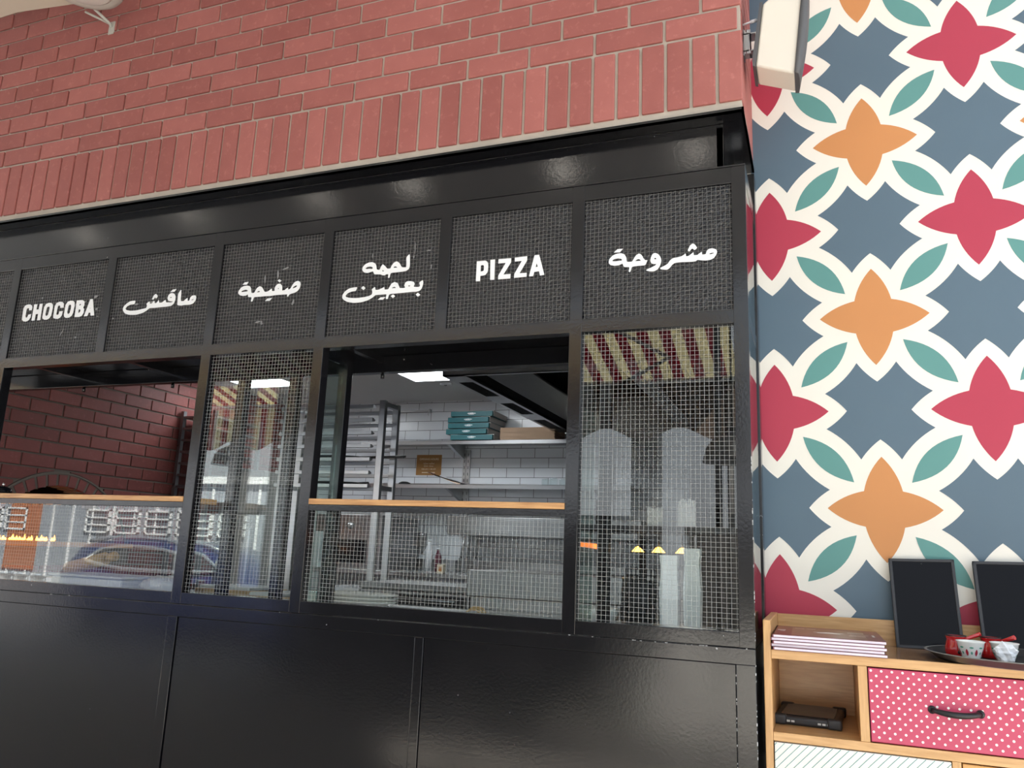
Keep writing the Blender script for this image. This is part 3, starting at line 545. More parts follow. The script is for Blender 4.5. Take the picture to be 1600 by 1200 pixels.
  [(-1.0128,1.9963),(-1.0052,2.0023),(-.9954,1.9949),(-1.0042,1.9884)],
 ],
 'safiha': [
  [(-1.7407,2.0578),(-1.7419,2.0597),(-1.7421,2.0616),(-1.7412,2.0666),(-1.7405,2.0688),(-1.7391,2.0711),(-1.7346,2.0774),(-1.7325,2.0795),(-1.7301,2.0811),(-1.7233,2.0841),(-1.7205,2.0850),(-1.7174,2.0855),(-1.7090,2.0860),(-1.7059,2.0860),(-1.7031,2.0855),(-1.6963,2.0837),(-1.6940,2.0827),(-1.6922,2.0813),(-1.6887,2.0769),(-1.6874,2.0745),(-1.6863,2.0709),(-1.6840,2.0600),(-1.6825,2.0569),(-1.6801,2.0557),(-1.6728,2.0556),(-1.6705,2.0560),(-1.6692,2.0573),(-1.6674,2.0617),(-1.6665,2.0636),(-1.6651,2.0657),(-1.6612,2.0715),(-1.6594,2.0735),(-1.6572,2.0750),(-1.6511,2.0780),(-1.6488,2.0786),(-1.6465,2.0782),(-1.6409,2.0757),(-1.6388,2.0743),(-1.6370,2.0722),(-1.6326,2.0658),(-1.6310,2.0635),(-1.6296,2.0615),(-1.6261,2.0572),(-1.6244,2.0560),(-1.6222,2.0555),(-1.6158,2.0555),(-1.6133,2.0558),(-1.6111,2.0565),(-1.6056,2.0591),(-1.6035,2.0602),(-1.6015,2.0615),(-1.5968,2.0651),(-1.5953,2.0655),(-1.5946,2.0642),(-1.5938,2.0581),(-1.5929,2.0563),(-1.5908,2.0556),(-1.5838,2.0556),(-1.5820,2.0561),(-1.5816,2.0576),(-1.5828,2.0627),(-1.5829,2.0647),(-1.5824,2.0668),(-1.5801,2.0722),(-1.5790,2.0741),(-1.5774,2.0757),(-1.5726,2.0793),(-1.5707,2.0804),(-1.5685,2.0808),(-1.5628,2.0810),(-1.5606,2.0807),(-1.5587,2.0795),(-1.5542,2.0754),(-1.5527,2.0735),(-1.5518,2.0712),(-1.5502,2.0645),(-1.5498,2.0621),(-1.5497,2.0601),(-1.5499,2.0557),(-1.5493,2.0544),(-1.5476,2.0541),(-1.5413,2.0546),(-1.5391,2.0551),(-1.5372,2.0560),(-1.5330,2.0592),(-1.5315,2.0603),(-1.5301,2.0612),(-1.5269,2.0631),(-1.5259,2.0632),(-1.5254,2.0621),(-1.5246,2.0576),(-1.5239,2.0564),(-1.5224,2.0562),(-1.5176,2.0570),(-1.5160,2.0576),(-1.5148,2.0588),(-1.5124,2.0626),(-1.5113,2.0644),(-1.5100,2.0667),(-1.5062,2.0734),(-1.5046,2.0757),(-1.5027,2.0776),(-1.4975,2.0816),(-1.4954,2.0829),(-1.4932,2.0836),(-1.4877,2.0846),(-1.4855,2.0847),(-1.4834,2.0841),(-1.4780,2.0816),(-1.4763,2.0804),(-1.4753,2.0786),(-1.4736,2.0735),(-1.4732,2.0712),(-1.4734,2.0684),(-1.4748,2.0606),(-1.4757,2.0577),(-1.4771,2.0553),(-1.4815,2.0497),(-1.4836,2.0478),(-1.4862,2.0462),(-1.4937,2.0429),(-1.4970,2.0417),(-1.5008,2.0409),(-1.5114,2.0393),(-1.5148,2.0382),(-1.5169,2.0366),(-1.5203,2.0314),(-1.5215,2.0300),(-1.5226,2.0298),(-1.5253,2.0310),(-1.5259,2.0318),(-1.5260,2.0330),(-1.5251,2.0369),(-1.5259,2.0381),(-1.5288,2.0386),(-1.5391,2.0389),(-1.5431,2.0391),(-1.5472,2.0392),(-1.5576,2.0395),(-1.5618,2.0396),(-1.5662,2.0396),(-1.5777,2.0395),(-1.5820,2.0394),(-1.5858,2.0392),(-1.5950,2.0384),(-1.5991,2.0383),(-1.6041,2.0384),(-1.6182,2.0390),(-1.6239,2.0392),(-1.6301,2.0392),(-1.6465,2.0393),(-1.6523,2.0394),(-1.6567,2.0394),(-1.6662,2.0396),(-1.6692,2.0386),(-1.6709,2.0360),(-1.6735,2.0266),(-1.6746,2.0240),(-1.6760,2.0232),(-1.6800,2.0237),(-1.6810,2.0248),(-1.6811,2.0274),(-1.6799,2.0365),(-1.6805,2.0391),(-1.6829,2.0403),(-1.6916,2.0410),(-1.6944,2.0419),(-1.6959,2.0439),(-1.6980,2.0507),(-1.6990,2.0523),(-1.7002,2.0523),(-1.7036,2.0495),(-1.7055,2.0486),(-1.7082,2.0482),(-1.7166,2.0479),(-1.7198,2.0480),(-1.7230,2.0486),(-1.7311,2.0508),(-1.7339,2.0519),(-1.7361,2.0534)],
  [(-1.7291,2.0635),(-1.7297,2.0640),(-1.7288,2.0650),(-1.7245,2.0681),(-1.7225,2.0691),(-1.7200,2.0698),(-1.7129,2.0708),(-1.7104,2.0710),(-1.7082,2.0707),(-1.7033,2.0692),(-1.7018,2.0685),(-1.7012,2.0675),(-1.7008,2.0646),(-1.7013,2.0638),(-1.7030,2.0635),(-1.7089,2.0635),(-1.7114,2.0634),(-1.7141,2.0633),(-1.7212,2.0629),(-1.7236,2.0628),(-1.7254,2.0629)],
  [(-1.6585,2.0568),(-1.6596,2.0572),(-1.6593,2.0578),(-1.6560,2.0599),(-1.6547,2.0605),(-1.6535,2.0608),(-1.6504,2.0613),(-1.6493,2.0612),(-1.6483,2.0605),(-1.6461,2.0581),(-1.6458,2.0574),(-1.6465,2.0570),(-1.6497,2.0564),(-1.6512,2.0563),(-1.6531,2.0564)],
  [(-1.5697,2.0636),(-1.5669,2.0660),(-1.5635,2.0631),(-1.5663,2.0606)],
  [(-1.5050,2.0589),(-1.5060,2.0591),(-1.5056,2.0601),(-1.5026,2.0636),(-1.5013,2.0649),(-1.4997,2.0659),(-1.4954,2.0680),(-1.4938,2.0686),(-1.4922,2.0687),(-1.4882,2.0684),(-1.4872,2.0679),(-1.4872,2.0671),(-1.4885,2.0642),(-1.4895,2.0632),(-1.4912,2.0623),(-1.4966,2.0603),(-1.4987,2.0596),(-1.5005,2.0593)],
  [(-1.7272,2.0910),(-1.7182,2.0994),(-1.7008,2.1001),(-1.7084,2.0901)],
  [(-1.5734,2.0936),(-1.5667,2.0978),(-1.5567,2.0921),(-1.5642,2.0861)],
  [(-1.6189,2.0209),(-1.6089,2.0294),(-1.5898,2.0303),(-1.5984,2.0202)],
 ],
 'manaqish': [
  [(-2.0159,2.0342),(-2.0195,2.0356),(-2.0210,2.0382),(-2.0217,2.0469),(-2.0220,2.0512),(-2.0224,2.0569),(-2.0236,2.0737),(-2.0232,2.0795),(-2.0214,2.0840),(-2.0147,2.0933),(-2.0126,2.0951),(-2.0114,2.0938),(-2.0098,2.0856),(-2.0092,2.0813),(-2.0087,2.0753),(-2.0076,2.0573),(-2.0064,2.0521),(-2.0039,2.0500),(-1.9956,2.0494),(-1.9927,2.0496),(-1.9905,2.0507),(-1.9859,2.0546),(-1.9841,2.0561),(-1.9822,2.0573),(-1.9775,2.0600),(-1.9760,2.0599),(-1.9751,2.0581),(-1.9739,2.0506),(-1.9731,2.0487),(-1.9715,2.0483),(-1.9666,2.0497),(-1.9651,2.0507),(-1.9644,2.0524),(-1.9638,2.0579),(-1.9631,2.0599),(-1.9617,2.0617),(-1.9572,2.0659),(-1.9550,2.0671),(-1.9522,2.0677),(-1.9442,2.0680),(-1.9415,2.0677),(-1.9396,2.0666),(-1.9360,2.0626),(-1.9351,2.0607),(-1.9351,2.0582),(-1.9362,2.0510),(-1.9370,2.0482),(-1.9385,2.0456),(-1.9434,2.0393),(-1.9458,2.0372),(-1.9490,2.0359),(-1.9582,2.0335),(-1.9626,2.0329),(-1.9683,2.0329),(-1.9847,2.0335),(-1.9899,2.0336),(-1.9929,2.0334),(-1.9972,2.0325),(-1.9998,2.0324),(-2.0037,2.0327)],
  [(-1.9581,2.0509),(-1.9494,2.0546),(-1.9452,2.0527),(-1.9513,2.0497)],
  [(-2.2880,2.0335),(-2.2899,2.0367),(-2.2904,2.0396),(-2.2892,2.0465),(-2.2880,2.0492),(-2.2855,2.0520),(-2.2773,2.0590),(-2.2738,2.0614),(-2.2699,2.0634),(-2.2596,2.0677),(-2.2552,2.0690),(-2.2502,2.0695),(-2.2368,2.0697),(-2.2332,2.0689),(-2.2322,2.0666),(-2.2339,2.0585),(-2.2357,2.0562),(-2.2392,2.0553),(-2.2511,2.0552),(-2.2554,2.0548),(-2.2593,2.0538),(-2.2682,2.0504),(-2.2711,2.0489),(-2.2732,2.0472),(-2.2771,2.0424),(-2.2778,2.0407),(-2.2771,2.0392),(-2.2733,2.0358),(-2.2708,2.0345),(-2.2666,2.0333),(-2.2534,2.0304),(-2.2478,2.0296),(-2.2414,2.0293),(-2.2240,2.0293),(-2.2174,2.0295),(-2.2112,2.0301),(-2.1959,2.0321),(-2.1905,2.0328),(-2.1860,2.0334),(-2.1761,2.0345),(-2.1731,2.0354),(-2.1716,2.0369),(-2.1701,2.0418),(-2.1700,2.0437),(-2.1706,2.0455),(-2.1733,2.0501),(-2.1732,2.0521),(-2.1712,2.0542),(-2.1634,2.0598),(-2.1609,2.0608),(-2.1596,2.0598),(-2.1578,2.0540),(-2.1567,2.0524),(-2.1549,2.0517),(-2.1495,2.0515),(-2.1473,2.0522),(-2.1451,2.0540),(-2.1392,2.0606),(-2.1374,2.0618),(-2.1362,2.0607),(-2.1343,2.0543),(-2.1332,2.0524),(-2.1315,2.0517),(-2.1261,2.0515),(-2.1240,2.0522),(-2.1220,2.0542),(-2.1170,2.0610),(-2.1154,2.0623),(-2.1143,2.0611),(-2.1124,2.0543),(-2.1109,2.0524),(-2.1083,2.0516),(-2.0999,2.0516),(-2.0966,2.0522),(-2.0933,2.0539),(-2.0852,2.0597),(-2.0826,2.0607),(-2.0812,2.0595),(-2.0794,2.0532),(-2.0772,2.0512),(-2.0723,2.0502),(-2.0562,2.0490),(-2.0512,2.0489),(-2.0483,2.0495),(-2.0441,2.0520),(-2.0438,2.0527),(-2.0455,2.0530),(-2.0530,2.0530),(-2.0560,2.0532),(-2.0588,2.0539),(-2.0661,2.0563),(-2.0684,2.0576),(-2.0699,2.0595),(-2.0724,2.0653),(-2.0729,2.0677),(-2.0726,2.0702),(-2.0707,2.0769),(-2.0694,2.0792),(-2.0675,2.0810),(-2.0613,2.0849),(-2.0587,2.0859),(-2.0558,2.0859),(-2.0480,2.0847),(-2.0452,2.0837),(-2.0428,2.0818),(-2.0372,2.0758),(-2.0356,2.0731),(-2.0348,2.0700),(-2.0341,2.0613),(-2.0342,2.0580),(-2.0349,2.0548),(-2.0374,2.0469),(-2.0388,2.0442),(-2.0410,2.0419),(-2.0477,2.0368),(-2.0510,2.0353),(-2.0556,2.0345),(-2.0691,2.0337),(-2.0741,2.0334),(-2.0786,2.0334),(-2.0893,2.0336),(-2.0945,2.0336),(-2.1013,2.0335),(-2.1212,2.0331),(-2.1285,2.0330),(-2.1351,2.0331),(-2.1506,2.0337),(-2.1558,2.0333),(-2.1594,2.0319),(-2.1663,2.0267),(-2.1695,2.0248),(-2.1735,2.0228),(-2.1851,2.0180),(-2.1903,2.0164),(-2.1963,2.0152),(-2.2130,2.0126),(-2.2199,2.0120),(-2.2271,2.0120),(-2.2463,2.0131),(-2.2532,2.0139),(-2.2591,2.0152),(-2.2726,2.0196),(-2.2772,2.0218),(-2.2807,2.0247)],
  [(-2.0626,2.0683),(-2.0577,2.0712),(-2.0509,2.0680),(-2.0569,2.0663)],
  [(-2.0635,2.0901),(-2.0528,2.0993),(-2.0346,2.1004),(-2.0446,2.0901)],
  [(-2.1483,2.0677),(-2.1493,2.0688),(-2.1487,2.0713),(-2.1447,2.0798),(-2.1431,2.0826),(-2.1412,2.0845),(-2.1364,2.0878),(-2.1345,2.0885),(-2.1325,2.0880),(-2.1274,2.0851),(-2.1258,2.0838),(-2.1249,2.0822),(-2.1236,2.0777),(-2.1237,2.0761),(-2.1246,2.0746),(-2.1283,2.0711),(-2.1298,2.0705),(-2.1313,2.0711),(-2.1349,2.0745),(-2.1363,2.0750),(-2.1375,2.0739),(-2.1405,2.0687),(-2.1419,2.0673),(-2.1436,2.0670)],
 ],
 'pizza': [
  [(-.7982,2.0914),(-.7682,2.0912),(-.7626,2.0884),(-.7587,2.0827),(-.7571,2.0685),(-.7579,2.0563),(-.7598,2.0503),(-.7657,2.0430),(-.7737,2.0412),(-.7837,2.0411),(-.7836,2.0235),(-.7982,2.0239)],
  [(-.7837,2.0766),(-.7765,2.0773),(-.7733,2.0753),(-.7720,2.0708),(-.7721,2.0593),(-.7745,2.0564),(-.7835,2.0555)],
  [(-.7510,2.0916),(-.7349,2.0922),(-.7342,2.0236),(-.7486,2.0240)],
  [(-.7227,2.0915),(-.6796,2.0908),(-.6794,2.0777),(-.7038,2.0383),(-.6795,2.0383),(-.6799,2.0232),(-.7212,2.0237),(-.7215,2.0355),(-.6976,2.0768),(-.7231,2.0772)],
  [(-.6673,2.0913),(-.6257,2.0921),(-.6252,2.0786),(-.6493,2.0377),(-.6250,2.0372),(-.6253,2.0243),(-.6671,2.0238),(-.6668,2.0367),(-.6431,2.0782),(-.6668,2.0782)],
  [(-.6011,2.0926),(-.5856,2.0928),(-.5665,2.0251),(-.5806,2.0238),(-.5846,2.0386),(-.6000,2.0375),(-.6034,2.0241),(-.6172,2.0245)],
  [(-.5929,2.0660),(-.5890,2.0536),(-.5962,2.0531)],
 ],
 'chocoba': [
  [(-2.8367,2.0436),(-2.8382,2.0817),(-2.8319,2.0936),(-2.8179,2.0977),(-2.8028,2.0970),(-2.7915,2.0906),(-2.7885,2.0825),(-2.7895,2.0714),(-2.8044,2.0714),(-2.8054,2.0797),(-2.8113,2.0820),(-2.8184,2.0802),(-2.8203,2.0692),(-2.8201,2.0491),(-2.8170,2.0422),(-2.8107,2.0407),(-2.8069,2.0437),(-2.8045,2.0525),(-2.7886,2.0547),(-2.7889,2.0403),(-2.7975,2.0287),(-2.8113,2.0240),(-2.8267,2.0262),(-2.8359,2.0335)],
  [(-2.7801,2.0953),(-2.7623,2.0951),(-2.7630,2.0717),(-2.7497,2.0719),(-2.7482,2.0951),(-2.7320,2.0950),(-2.7304,2.0252),(-2.7480,2.0253),(-2.7484,2.0530),(-2.7620,2.0521),(-2.7628,2.0256),(-2.7800,2.0259)],
  [(-2.7209,2.0378),(-2.7202,2.0775),(-2.7130,2.0914),(-2.6980,2.0957),(-2.6832,2.0946),(-2.6738,2.0873),(-2.6708,2.0738),(-2.6729,2.0410),(-2.6804,2.0295),(-2.6938,2.0245),(-2.7086,2.0255),(-2.7186,2.0310)],
  [(-2.7068,2.0500),(-2.7039,2.0763),(-2.6975,2.0802),(-2.6887,2.0774),(-2.6880,2.0663),(-2.6910,2.0445),(-2.6973,2.0401),(-2.7041,2.0421)],
  [(-2.6596,2.0357),(-2.6606,2.0775),(-2.6535,2.0913),(-2.6373,2.0960),(-2.6226,2.0944),(-2.6130,2.0871),(-2.6101,2.0694),(-2.6273,2.0695),(-2.6307,2.0786),(-2.6383,2.0807),(-2.6433,2.0773),(-2.6450,2.0522),(-2.6446,2.0434),(-2.6380,2.0397),(-2.6315,2.0425),(-2.6297,2.0544),(-2.6112,2.0546),(-2.6131,2.0369),(-2.6211,2.0276),(-2.6331,2.0234),(-2.6478,2.0251),(-2.6572,2.0290)],
  [(-2.6014,2.0382),(-2.6009,2.0796),(-2.5921,2.0921),(-2.5773,2.0957),(-2.5628,2.0942),(-2.5542,2.0870),(-2.5510,2.0715),(-2.5526,2.0456),(-2.5582,2.0319),(-2.5708,2.0248),(-2.5877,2.0242),(-2.5978,2.0293)],
  [(-2.5861,2.0502),(-2.5843,2.0751),(-2.5782,2.0801),(-2.5703,2.0762),(-2.5683,2.0663),(-2.5708,2.0447),(-2.5768,2.0397),(-2.5836,2.0424)],
  [(-2.5430,2.0938),(-2.5121,2.0935),(-2.5010,2.0873),(-2.4979,2.0719),(-2.5027,2.0614),(-2.4957,2.0545),(-2.4954,2.0394),(-2.5040,2.0271),(-2.5173,2.0237),(-2.5413,2.0249)],
  [(-2.5243,2.0782),(-2.5189,2.0789),(-2.5165,2.0744),(-2.5209,2.0710),(-2.5257,2.0714)],
  [(-2.5250,2.0544),(-2.5169,2.0556),(-2.5140,2.0482),(-2.5195,2.0411),(-2.5249,2.0404)],
  [(-2.4704,2.0936),(-2.4571,2.0936),(-2.4367,2.0245),(-2.4552,2.0247),(-2.4592,2.0379),(-2.4687,2.0375),(-2.4725,2.0244),(-2.4910,2.0244)],
  [(-2.4658,2.0598),(-2.4621,2.0552),(-2.4680,2.0542)],
 ],
}
def sign(x0, x1, key, label, smudges=()):
    p = B(x0 - .004, x1 + .004, .009, .016, ZB - .004, ZT + .004).build('sign_panel', 'dark_rolled_glass', ko); p['label'] = label
    wires(x0, x1, ZB, ZT, .0082, .00042).build('wire_mesh', 'wire_dark', p)
    if key:
        cu = bpy.data.curves.new('lettering', 'CURVE'); cu.dimensions = '2D'; cu.fill_mode = 'BOTH'; cu.extrude = .0006; cu.bevel_depth = 0
        for poly in LETTERS[key]:
            s_ = cu.splines.new('POLY'); s_.points.add(len(poly) - 1); s_.use_cyclic_u = True
            for q, (x, z) in zip(s_.points, poly): q.co = (x, z, 0, 1)
        tmp = bpy.data.objects.new('tmp', cu); COL.objects.link(tmp)
        dg = bpy.context.evaluated_depsgraph_get(); me = bpy.data.meshes.new_from_object(tmp.evaluated_get(dg)); bpy.data.objects.remove(tmp)
        me.transform(Matrix.Rotation(PI / 2, 4, 'X')); me.transform(Matrix.Translation(Vector((0, .0066, 0)) - off(p)))
        me.materials.clear(); me.materials.append(M['white_vinyl'])
        o = bpy.data.objects.new('lettering', me); COL.objects.link(o); o.parent = p; o['label'] = 'white painted lettering'
    if smudges:
        for (x, z, w_, h_, a) in smudges:
            mb = MB(); n_ = 9; pts = []
            for k in range(n_):
                t_ = 2 * PI * k / n_; r_ = random.uniform(.55, 1.1)
                px, pz = w_ * r_ * math.cos(t_), h_ * r_ * math.sin(t_)
                pts.append((x + px * math.cos(a) - pz * math.sin(a), .0074, z + px * math.sin(a) + pz * math.cos(a)))
            mb.prism(pts, None, (0, .0006, 0)); o = mb.build('paint_fleck', 'white_worn', p)
sign(-3.378, -2.9253, None, 'dark wired glass panel without lettering at the left end')
sign(*XE['A'], 'chocoba', 'dark wired glass panel reading CHOCOBA', [(-2.445, 2.103, .016, .006, .2), (-2.50, 2.085, .02, .003, .3), (-2.43, 2.05, .006, .006, 0), (-2.55, 2.075, .018, .003, .5), (-2.52, 1.94, .005, .005, 0), (-2.74, 2.12, .005, .005, 0), (-2.6, 1.965, .02, .002, 1.1), (-2.42, 2.02, .007, .002, 0)])
sign(*XE['B'], 'manaqish', 'dark wired glass panel with the first short Arabic word, right of CHOCOBA', [(-2.335, 2.005, .004, .005, 0), (-2.285, 2.035, .010, .004, 0), (-2.225, 2.055, .010, .006, .2), (-2.15, 2.058, .011, .004, .1), (-2.19, 2.02, .006, .004, 0)])
sign(*XE['C'], 'safiha', 'dark wired glass panel with an Arabic word above the tall pane between the openings', [(-1.63, 2.105, .004, .018, 0), (-1.575, 2.115, .005, .018, .1), (-1.545, 2.137, .018, .004, .3), (-1.64, 1.945, .018, .004, .1), (-1.625, 1.94, .006, .008, .3), (-1.50, 2.005, .006, .013, -.2)])
sign(*XE['D'], 'lahme', 'dark wired glass panel with two lines of Arabic, left of PIZZA', [(-1.027, 2.16, .0015, .03, 0), (-1.03, 2.13, .003, .008, 0), (-.975, 2.148, .010, .003, 0), (-1.19, 2.15, .0015, .012, 0), (-.962, 2.09, .0015, .012, 0)])
sign(*XE['E'], 'pizza', 'dark wired glass panel reading PIZZA')
sign(*XE['F'], 'mashrouha', 'dark wired glass panel with a single Arabic word at the right end')

# ================================================================ right side: sideboard and what stands on it
YF, YB, TOPZ = .02, .388, .963
sb = thing('sideboard', 'light wooden sideboard with pink polka-dot and striped drawers by the patterned wall', 'sideboard', (.65, .2, 0))
CW, CH = 'cabinet_wood', 'cabinet_wood_h'
MB().box(.0575, .0765, YF, YB, 0, 1.0345, bev=.002).build('side_panel', CW, sb)
MB().box(1.28, 1.299, YF, YB, 0, 1.0345, bev=.002).build('side_panel', CW, sb)
B(.0768, 1.2798, YB - .014, YB, .10, 1.0325, bev=.001).build('back_panel', CH, sb)
tp = MB(); tp.m('cabinet_top').box(.0768, 1.2798, YF + .002, YB - .0145, .9555, TOPZ, bev=.001); tp.m(CH).box(.0768, 1.2798, YF, YB - .0145, .9405, .9553, bev=.001); tp.m(CH).box(.0768, 1.2798, YF - .0004, YF + .006, .9405, TOPZ - .0006, bev=.001)
tp.build('top_board', None, sb)
B(.2785, .2995, YF, YB - .015, .7660, .9403, bev=.001).build('divider', CW, sb)
B(.6725, .6935, YF, YB - .015, .7660, .9403, bev=.001).build('divider', CW, sb)
sh = MB(); sh.m(CH).box(.0768, 1.2798, YF, YB - .015, .7445, .7655, bev=.001)
sh.build('shelf_board', None, sb)
B(.472, .491, YF, YB - .015, .10, .7443, bev=.001).build('divider', CW, sb)
B(.885, .905, YF, YB - .015, .10, .7443, bev=.001).build('divider', CW, sb)
B(.0768, 1.2798, YF, YB - .015, .08, .0998, bev=.001).build('bottom_board', CH, sb)
def handle(x, z, par, y=None):
    y = y if y is not None else YF - .002
    h = MB(); pts = []
    for k in range(15):
        t_ = k / 14; pts.append((x - .050 + .100 * t_, y - .004 - .022 * math.sin(PI * t_) ** .6, z - .004 * math.sin(PI * t_)))
    h.tube(pts, [.0055 + .0018 * math.sin(PI * k / 14) for k in range(15)], 10)
    for s_ in (-1, 1): h.lathe([(.0002, -.004), (.0085, -.004), (.0095, 0), (.0085, .003), (.0002, .003)], (x + s_ * .050, y - .001, z), 16, axis='y')
    o = h.build('handle', 'black_plastic', par); o['label'] = 'black bow handle'
def dots(x0, x1, z0, z1):
    d = MB().m('pink_paint'); d.box(x0, x1, YF - .002, YF + .30, z0, z1, bev=.0015); d.m('dot_white'); P_ = .0234
    j = 0; z = z1 - .006
    while z > z0 + .002:
        x = x0 + .006 + (P_ / 2 if j % 2 else 0)
        while x < x1 - .003:
            d.prism([(x + .0029 * math.cos(2 * PI * k / 12), YF - .0025, z + .0029 * math.sin(2 * PI * k / 12)) for k in range(12)], None, (0, .0008, 0)); x += P_
        z -= P_ / 2; j += 1
    return d
d1 = dots(.3018, .6702, .7685, .9375).build('drawer', None, sb); d1['label'] = 'pink drawer front with white polka dots'; handle(.487, .8545, d1)
d1 = B(.6955, 1.278, YF - .002, YF + .3, .7685, .9375, bev=.0015).build('drawer', 'orange_wood', sb); d1['label'] = 'plain wood drawer front'; handle(.98, .8545, d1)
def stripes(x0, x1, z0, z1):
    d = MB().m('stripe_cream'); d.box(x0, x1, YF - .002, YF + .30, z0, z1, bev=.0015); d.m('stripe_teal')
    c = x0 - (z1 - z0) + .006
    while c < x1:
        # 45-degree line z - z0 = x - c, clipped to the drawer
        a = max(x0, c); b = min(x1, c + (z1 - z0))
        if b - a > .003:
            t_ = .0009
            d.prism([(a - 0, YF - .0026, z0 + a - c), (a + t_, YF - .0026, z0 + a - c - t_ if a > c else z0), (b, YF - .0026, z0 + b - c - t_), (b - t_, YF - .0026, z0 + b - c)], None, (0, .0008, 0))
        c += .0185
    return d
d2 = stripes(.0790, .4700, .50, .7420).build('drawer', None, sb); d2['label'] = 'cream drawer front with diagonal teal stripes'; handle(.275, .62, d2)
B(.0790, .4700, YF - .002, YF + .3, .1015, .497, bev=.0015).build('drawer', 'pink_paint', sb)
B(.4930, .883, YF - .002, YF + .3, .1015, .7420, bev=.0015).build('cabinet_door', 'orange_wood', sb)
B(.907, 1.278, YF - .002, YF + .3, .1015, .7420, bev=.0015).build('cabinet_door', 'orange_wood', sb)
for x, y in ((.08, YF + .02), (1.24, YF + .02), (.08, YB - .05), (1.24, YB - .05)): B(x, x + .035, y, y + .03, 0, .08).build('foot', CW, sb)

# --- magazines
def magazine(z, ang, dx, dy, label, cover):
    t_ = .0074
    o = thing('magazine', label, 'magazine', (.212 + dx, .170 + dy, z), (0, 0, ang), 'magazines stacked on the sideboard')
    pg = MB(); pg.box(-.131, .1315, -.157, .157, .0006, t_ - .0008, bev=.0006); pg.build('pages', 'page_edge', o, local=True)
    c = MB().m('mag_maroon'); c.box(-.133, .132, -.158, .158, t_ - .0008, t_, bev=.0002); c.box(-.133, .132, -.158, .158, 0, .0006); c.box(-.1336, -.1305, -.158, .158, 0, t_)
    if cover:
        zz = t_ + .0003
        c.m('mag_photo').poly([(-.088, -.157, zz), (.092, -.157, zz), (.092, .110, zz), (-.088, .110, zz)])
        c.m('mag_pale')
        for (x, y, w_, h_) in ((-.115, .0, .010, .012), (-.112, -.03, .006, .006), (.072, .05, .02, .002), (.072, .04, .02, .002), (.072, .03, .02, .002), (.078, -.02, .022, .003), (.072, -.05, .02, .002), (.072, -.06, .02, .002), (.112, -.02, .003, .03), (-.07, .086, .012, .004), (-.04, .086, .012, .003)):
            c.poly([(x - w_, y - h_, zz + .0002), (x + w_, y - h_, zz + .0002), (x + w_, y + h_, zz + .0002), (x - w_, y + h_, zz + .0002)])
        pts = []
        for k in range(24):
            a = 2 * PI * k / 24; r_ = 1 + .16 * math.sin(5 * a); pts.append((.004 + .036 * r_ * math.cos(a), -.012 + .020 * r_ * math.sin(a), zz + .0002))
        c.poly(pts)
    c.build('cover', None, o, local=True)
magazine(.9632, .0, .003, .000, 'maroon magazine at the bottom of the stack on the sideboard', False)
magazine(.9708, -.012, -.001, .004, 'maroon magazine second from the bottom of the stack', False)
magazine(.9784, .010, .001, .001, 'maroon magazine in the middle of the stack on the sideboard', False)
magazine(.9860, -.006, -.0015, .002, 'maroon magazine just under the top one of the stack', False)
magazine(.9936, .014, .0, .003, 'maroon magazine with a food photo cover, on top of the stack', True)

# --- tablets leaning on the wall
def tablet(name, label, loc, w_, h_, lean, yaw=0., roll=0., notch=True):
    o = thing(name, label, 'tablet', loc, (-lean, roll, yaw), 'tablets leaning on the patterned wall')
    c = MB(); c.box(-w_ / 2, w_ / 2, 0, .012, 0, h_, bev=.005)
    for a in ((-w_ / 2, -w_ / 2 + .009, 0, h_), (w_ / 2 - .009, w_ / 2, 0, h_), (-w_ / 2, w_ / 2, 0, .009), (-w_ / 2, w_ / 2, h_ - .009, h_)): c.box(a[0], a[1], -.003, .004, a[2], a[3], bev=.002)
    c.build('case', 'black_rubber', o, local=True)
    s_ = B(-w_ / 2 + .0085, w_ / 2 - .0085, -.0012, .002, .0085, h_ - .0085).build('screen', 'screen_glass', o, local=True)
    MB().lathe([(.0001, -.0022), (.0022, -.0022), (.0022, -.001)], (0, 0, h_ - .014), 12, axis='y').build('camera_lens', 'black_plastic', o, local=True)
tablet('tablet', 'black tablet in a rubber case standing between the magazines and the tray', (.4755, .338, .9633), .168, .247, .165, 0, -.022)
tablet('tablet', 'larger black tablet in a rubber case behind the tray at the right edge', (.735, .325, .9633), .265, .250, .19, 0, -.02)
# --- rugged tablet in the open compartment
o = thing('rugged_tablet', 'black rugged tablet lying in the open compartment of the sideboard', 'tablet', (.162, .243, .7657), (0, 0, -.07))
c = MB(); c.box(-.082, .082, -.115, .10, 0, .022, bev=.007)
for sx in (-1, 1):
    for y in (-.108, .092): c.box(sx * .068 - .018, sx * .068 + .018, y - .014, y + .012, -.0, .0255, bev=.006)
c.build('bumper_case', 'black_rubber', o, local=True)
B(-.066, .066, -.098, .086, .0215, .0238, bev=.001).build('screen', 'screen_glass', o, local=True)
for x in (-.045, .042):
    pl_ = MB()
    for k in range(3): pl_.box(x - .015 + k * .011, x - .007 + k * .011, -.1165, -.114, .008, .0125)
    pl_.build('port_marks', 'wire', o, local=True)
B(-.077, -.068, -.1165, -.114, .007, .014).build('corner_mark', 'wire', o, local=True)
